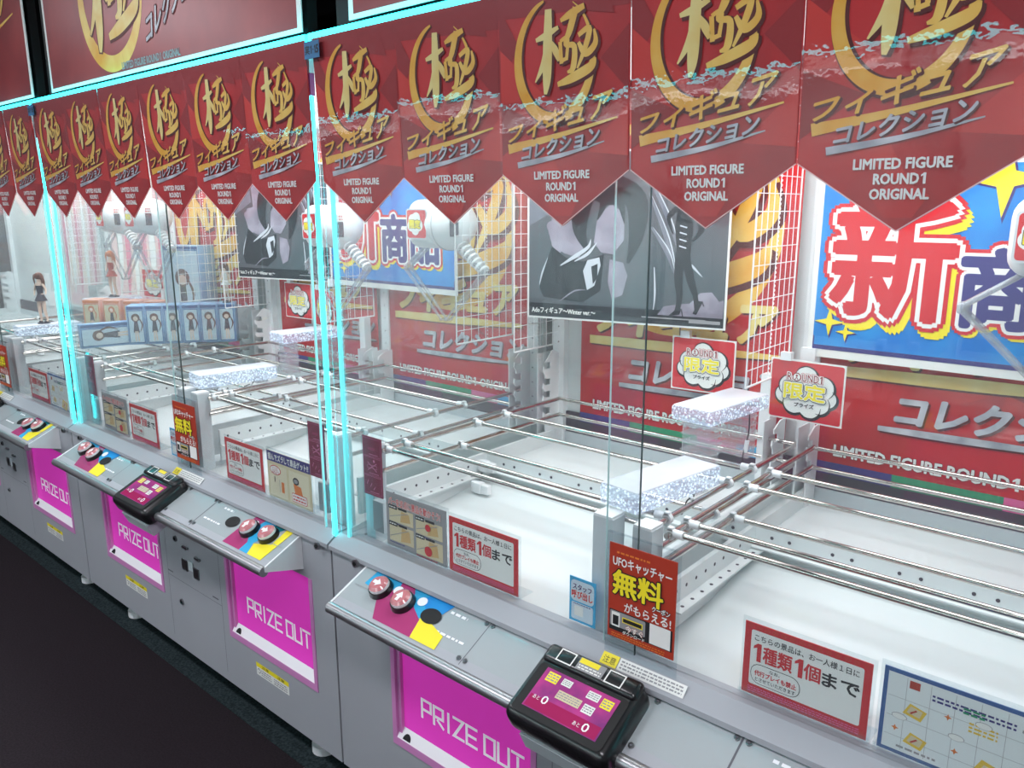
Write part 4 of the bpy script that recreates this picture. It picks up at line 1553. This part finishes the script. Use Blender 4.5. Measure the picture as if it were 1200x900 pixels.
ZS = 0.839
plan = [
    # builder, [(x, z, rz, label)], category, group
    (sign_one_each, 'sign', 'red bordered rule cards inside the glass', [
        (0.533, 0, 'red bordered rule card in the nearest cabinet, just right of the grey photo card'),
        (1.322, 0, 'red bordered rule card in the nearest cabinet, near the bottom of the photo'),
        (1.322 - W - .015, 0, 'red bordered rule card in the right half of the second cabinet'),
        (0.585 - W, 0, 'red bordered rule card in the left half of the second cabinet'),
        (1.345 - 2 * W, 0, 'red bordered rule card in the right half of the third cabinet')]),
    (sign_bar, 'sign', 'grey photo cards inside the glass', [
        (0.293, 0, 'grey card of small photos under a red title in the nearest cabinet'),
        (0.330 - W, 0, 'grey card of small photos at the left end of the second cabinet')]),
    (sign_slide, 'sign', None, [
        (-0.285, 0, 'beige card with a dark blue title strip beside the light column of the second cabinet')]),
    (sign_food, 'sign', 'blue bordered prize cards inside the glass', [
        (1.570, 0, 'pale card with blue border at the bottom right corner of the photo'),
        (1.590 - 2 * W, 0, 'small pale card with blue border in the third cabinet')]),
    (sign_coupon, 'sign', 'brick red coupon cards inside the glass', [
        (0.980, 0, 'tall brick red coupon card at the middle of the nearest cabinet'),
        (0.980 - W, 0, 'tall brick red coupon card at the middle of the second cabinet'),
        (0.980 - 2 * W, 0, 'tall brick red coupon card at the middle of the third cabinet')]),
    (sign_call, 'sign', 'light blue staff call cards inside the glass', [
        (0.833, 0, 'small light blue staff call card left of the coupon card in the nearest cabinet'),
        (0.833 - W, 0, 'small light blue staff call card left of the coupon card in the second cabinet')]),
    (sign_crimson, 'sign', 'crimson instruction panels at the light columns', [
        (0.125, .130, 'crimson panel of three squares at the left end of the nearest cabinet'),
        (-0.130, .124, 'crimson panel of three squares at the right end of the second cabinet'),
        (0.125 - W, .130, 'crimson panel of three squares at the left end of the second cabinet'),
        (-0.130 - W, .124, 'crimson panel of three squares at the right end of the third cabinet')]),
]
for fn, cat, grp, places in plan:
    o = None
    for x, dz, lb in places:
        o2 = fn() if o is None else copy_tree(o)
        o = o or o2
        o2.location = (x + 0.026, -0.012, ZS + 0.030) if fn is sign_coupon else (x, 0.030, ZS + dz)
        tag(o2, lb, cat, grp)


# ------------------------------------------------------------------ lit acrylic risers
def make_riser(L, w, t, legh, label, rz):
    rt = root('lit_riser', label, 'display riser', rz=rz, group='lit acrylic display risers')
    m = MB()
    m.rbox(-w / 2, w / 2, -L / 2, L / 2, -t, -.002, .006, ACRB, None, 2)
    m.build('bubble_block', rt)
    m = MB()
    m.rbox(-w / 2 + .004, w / 2 - .004, -L / 2 + .004, L / 2 - .004, -.004, 0, .002, ACRT, None, 2)
    m.build('top_plate', rt)
    for y in (-L * .32, L * .32):
        m = MB()
        m.rbox(-w * .36, w * .36, y - .022, y + .022, -t - legh, -t, .005, ACRL, None, 2)
        k = 0
        while k * .022 < legh - .01:
            m.box(-w * .38, w * .38, y - .025, y + .025, -t - legh + k * .022, -t - legh + k * .022 + .004, ACRL)
            k += 1
        m.build('leg', rt)
    m = MB()
    pts = [(w * .45, L * .18, -t), (w * .47, L * .17, -t - legh * .4), (w * .44, L * .12, -t - legh * .8), (w * .52, L * .05, -t - legh)]
    m.tube(smooth_pts(pts, 4), .0018, BLKM, 6)
    m.cyl((w * .465, L * .16, -t - legh * .55), (w * .45, L * .14, -t - legh * .8), .006, WHP, 10)
    m.build('cable', rt)
    return rt


LOW = make_riser(.30, .110, .050, .012, 'lit acrylic riser, the lower and nearer of two in the nearest cabinet', R(-9))
LOW.location = (.893, .252, 1.150)
HIGH = make_riser(.28, .120, .040, .128, 'lit acrylic riser, the taller one on clear legs in the nearest cabinet', R(-6))
HIGH.location = (.862, .60, 1.255)
dup(LOW, (.893 - W, .252, 1.150), 'lit acrylic riser, the lower and nearer of two in the second cabinet')
dup(HIGH, (.865 - W, .61, 1.256), 'lit acrylic riser, the taller one in the second cabinet')
dup(LOW, (.893 - 2 * W, .252, 1.150), 'lit acrylic riser at the left edge under a figurine in the third cabinet')
dup(HIGH, (.865 - 2 * W, .61, 1.256), 'lit acrylic riser, the taller one in the third cabinet')


# ------------------------------------------------------------------ claws
def make_claw(label):
    rt = root('crane_claw', label, 'claw', group='white crane claws')
    m = MB()
    m.rbox(-.115, .03, -.085, .085, -.083, .083, .045, WHP, None, 5)
    m.build('body', rt)
    d = MB()
    d.ell((.025, 0, 0), (.105, .092, .090), WHP, 28, 16)
    d.cyl((.028, 0, 0), (.031, 0, 0), .0925, mat('claw_seam', S(190, 192, 194), .4), 28)
    d.build('dome', rt)
    lb = MB()
    cv = Cv(lb, (-.048, -.0856, 0))
    cv.rrect(-.052, -.052, .052, .052, .010, PALE, 1)
    cv.rrect(-.047, -.047, .047, .047, .008, INKR, 2)
    for x, y, r in ((-.018, .012, .022), (.0, .02, .02), (-.025, -.006, .02), (.012, -.004, .02), (-.006, -.018, .02)):
        cv.circ(x, y, r, PAPER, 3)
    cv.text('限定', -.034, -.014, .020, .014, YEL, 5, .05, [(.05, INK)])
    lb.build('label_plate', rt)
    st = MB()
    M = Matrix.Rotation(R(46), 4, 'Z')
    cs = Cv(st, (.107, -.062, 0), (math.cos(R(46)), math.sin(R(46)), 0), (0, 0, 1))
    cs.rect(-.012, .020, .018, .046, PAPER, 1)
    cs.scribble(-.010, .022, .016, .044, INKR, 2, 2, 4)
    cs.rect(-.012, -.040, .018, .018, DARKC, 1)
    st.build('sticker', rt)
    pole = MB()
    pole.cyl((0, 0, .07), (0, 0, .42), .02, WHP, 14)
    pole.rbox(-.10, .10, -.09, .09, .36, .44, .02, WHP)
    pole.build('hanger', rt)
    for s in (-1, 1):
        a = MB()
        for y in (-.013, .013):
            a.tube([(s * .075, y, -.072), (s * .185, y, -.150), (s * .19, y, -.165), (s * .10, y, -.250), (s * .012, y, -.335)],
                   [.006, .007, .007, .006, .004], ARM, 8)
        a.box(-.006, .006, -.016, .016, -.004, .004, ARM, Matrix.Translation((s * .012, 0, -.336)))
        a.rbox(s * .19 - .012, s * .19 + .012, -.02, .02, -.172, -.146, .008, ARM)
        a.build('arm', rt)
        if s > 0:
            r = MB()
            for k in range(7):
                t = k / 6
                c = Vector((.085 + .10 * t, 0, -.075 - .075 * t))
                dd = Vector((.8, 0, -.6))
                r.cyl(c, c + dd * .008, .026 - .006 * t, WHP, 16)
            r.build('ribbed_sleeve', rt)
    return rt


CL = make_claw('white crane claw at the right edge of the photo in front of the blue poster')
CL.location = (1.565, .70, 1.685)
for x, y, z, lb in ((-.262, .70, 1.688, 'white crane claw hanging right of the blue poster in the second cabinet'),
                    (-.885, .70, 1.672, 'white crane claw left of the light column in the second cabinet'),
                    (-2.30, .62, 1.70, 'white crane claw in the right half of the third cabinet'),
                    (-2.75, .66, 1.695, 'white crane claw in the left half of the third cabinet')):
    dup(CL, (x, y, z), lb)


# ------------------------------------------------------------------ figure boxes and figurines in the third cabinet
def figure_print(cv, cx, z0, h, hair, l):
    """generic little standing doll, only a printed silhouette"""
    cv.poly([(cx - .10 * h, z0 + .28 * h), (cx + .10 * h, z0 + .28 * h), (cx + .05 * h, z0 + .70 * h), (cx - .05 * h, z0 + .70 * h)], DARKC, l)
    cv.line([(cx - .04 * h, z0), (cx - .03 * h, z0 + .3 * h)], .05 * h, SKIN, l)
    cv.line([(cx + .05 * h, z0), (cx + .03 * h, z0 + .3 * h)], .05 * h, SKIN, l)
    cv.circ(cx, z0 + .80 * h, .14 * h, hair, l)
    cv.circ(cx, z0 + .77 * h, .08 * h, SKIN, l + 1)
    cv.brush([(cx + .10 * h, z0 + .80 * h), (cx + .2 * h, z0 + .55 * h), (cx + .12 * h, z0 + .3 * h)], [.03 * h, .05 * h, .01 * h], hair, l)


def make_carton(w, d, h, base, edge, hair, lying=False):
    m = MB()
    m.rbox(-w / 2, w / 2, -d / 2, d / 2, 0, h, .002, base, None, 1)
    cv = Cv(m, (0, -d / 2 - .0004, 0))
    cv.rect(-w / 2 + .004, h - .018, w / 2 - .004, h - .004, edge, 1)
    cv.frame(-w / 2 + .006, .008, w / 2 - .006, h - .022, .0025, edge, 1)
    cv.rect(-w / 2 + .010, .012, w / 2 - .010, h - .026, BOXW if base is BOXB else BEIGE, 1)
    if lying:
        m2 = Cv(m, (0, -d / 2 - .0004, h / 2), (0, 0, 1), (-1, 0, 0))
        figure_print(m2, 0, -w * .36, w * .7, hair, 3)
    else:
        figure_print(cv, 0, .02, h * .74, hair, 3)
    return m.build('figure_box')


FB = make_carton(.082, .11, .190, BOXB, BOXBD, HAIRB)
a = Vector((-2.17, .45, 0)); b = Vector((-1.915, .785, 0))
an = math.atan2(b.y - a.y, b.x - a.x)
for i in range(6):
    o = FB if i == 0 else FB.copy()
    if i:
        COL.objects.link(o)
    p = a.lerp(b, i / 5.0)
    o.location = (p.x, p.y, 1.0895)
    o.rotation_euler = (0, 0, an)
    tag(o, 'pale blue figure box standing on the bars, %s from the left in its row' % ORD[i], 'box', 'row of standing figure boxes')
o = make_carton(.26, .05, .115, BOXB, BOXBD, HAIRB, True)
o.location = (-2.20, .315, 1.0895)
o.rotation_euler = (0, 0, R(78))
tag(o, 'pale blue figure box lying on its side in front of the standing row', 'box')
o = make_carton(.24, .12, .46, BOXB, BOXBD, HAIRB)
o.location = (-2.33, .82, 1.0895)
o.rotation_euler = (0, 0, R(20))
tag(o, 'tall blue figure box standing behind the row of small ones', 'box')
PB = make_carton(.10, .10, .17, BOXP, ORANGE, HAIRO)
for i in range(4):
    o = PB if i == 0 else PB.copy()
    if i:
        COL.objects.link(o)
    o.location = (-2.78 + .11 * i, .50 + .06 * i, 1.0895)
    o.rotation_euler = (0, 0, R(35))
    tag(o, 'pink and orange figure box behind the lying box, %s from the left of four' % ORD[i], 'box', 'row of pink figure boxes')


def make_figurine(label, loc, rz, hair, cloth, h):
    """plain painted doll on a disc: one skinned body with hair and dress as parts"""
    rt = root('figurine', label, 'figurine', loc, rz)
    k = h
    me = bpy.data.meshes.new('body')
    V = [(0, 0, .50), (0, 0, .60), (0, 0, .70), (0, 0, .78), (0, 0, .82), (0, 0, .90),
         (-.07, 0, .755), (-.11, .01, .64), (-.09, -.05, .55), (.07, 0, .755), (.12, .0, .65), (.13, -.05, .56),
         (-.045, 0, .48), (-.05, -.005, .27), (-.045, .01, .06), (-.045, -.03, .035),
         (.045, 0, .48), (.055, -.02, .28), (.07, .02, .06), (.072, -.02, .035)]
    rad = [.062, .045, .055, .03, .024, .062, .026, .019, .014, .026, .019, .014, .046, .032, .02, .016, .046, .032, .02, .016]
    Ed = [(0, 1), (1, 2), (2, 3), (3, 4), (4, 5), (3, 6), (6, 7), (7, 8), (3, 9), (9, 10), (10, 11), (0, 12), (12, 13), (13, 14), (14, 15),
          (0, 16), (16, 17), (17, 18), (18, 19)]
    me.from_pydata([tuple(c * k for c in v) for v in V], Ed, [])
    me.materials.append(SKIN)
    bo = bpy.data.objects.new('body', me)
    COL.objects.link(bo)
    bo.parent = rt
    sk = bo.modifiers.new('skin', 'SKIN')
    sk.use_smooth_shade = True
    for i, r in enumerate(rad):
        me.skin_vertices[0].data[i].radius = (r * k, r * k)
    me.skin_vertices[0].data[0].use_root = True
    bo.modifiers.new('sub', 'SUBSURF').levels = 2
    bo.modifiers['sub'].render_levels = 2
    m = MB()
    m.ell((0, .012 * k, .915 * k), (.078 * k, .078 * k, .075 * k), hair, 16, 10)
    m.tube([(0, .07 * k, .92 * k), (.02 * k, .09 * k, .80 * k), (.05 * k, .08 * k, .62 * k)], [.05 * k, .04 * k, .008 * k], hair)
    m.tube([(-.05 * k, -.035 * k, .95 * k), (-.075 * k, -.03 * k, .86 * k), (-.07 * k, -.02 * k, .76 * k)], [.02 * k, .018 * k, .005 * k], hair)
    m.tube([(.05 * k, -.035 * k, .95 * k), (.075 * k, -.03 * k, .86 * k), (.07 * k, -.02 * k, .76 * k)], [.02 * k, .018 * k, .005 * k], hair)
    m.build('hair', rt)
    m = MB()
    m.cyl((0, 0, .44 * k), (0, 0, .57 * k), .115 * k, cloth, 18, .055 * k)
    m.cyl((0, 0, .57 * k), (0, 0, .735 * k), .052 * k, cloth, 18, .068 * k)
    m.build('dress', rt)
    m = MB()
    m.cyl((0, 0, 0), (0, 0, .02 * k), .11 * k, DARKC, 24)
    for s in (-1, 1):
        m.rbox(s * .05 * k - .022 * k, s * .05 * k + .022 * k, -.05 * k, .035 * k, .02 * k, .05 * k, .012 * k, DARKC, None, 2)
    m.build('stand', rt)
    return rt


make_figurine('small figurine with dark skirt on the lit riser at the left edge', (.885 - 2 * W, .24, 1.1505), R(40), HAIRB, DARKC, .27)
make_figurine('small orange haired figurine on the taller lit riser of the third cabinet', (.865 - 2 * W, .62, 1.2565), R(30), HAIRO, BRICK, .26)
make_figurine('small pale figurine standing on top of the row of pale blue figure boxes', (-1.915, .785, 1.280), R(20), HAIRB, PAPER, .20)
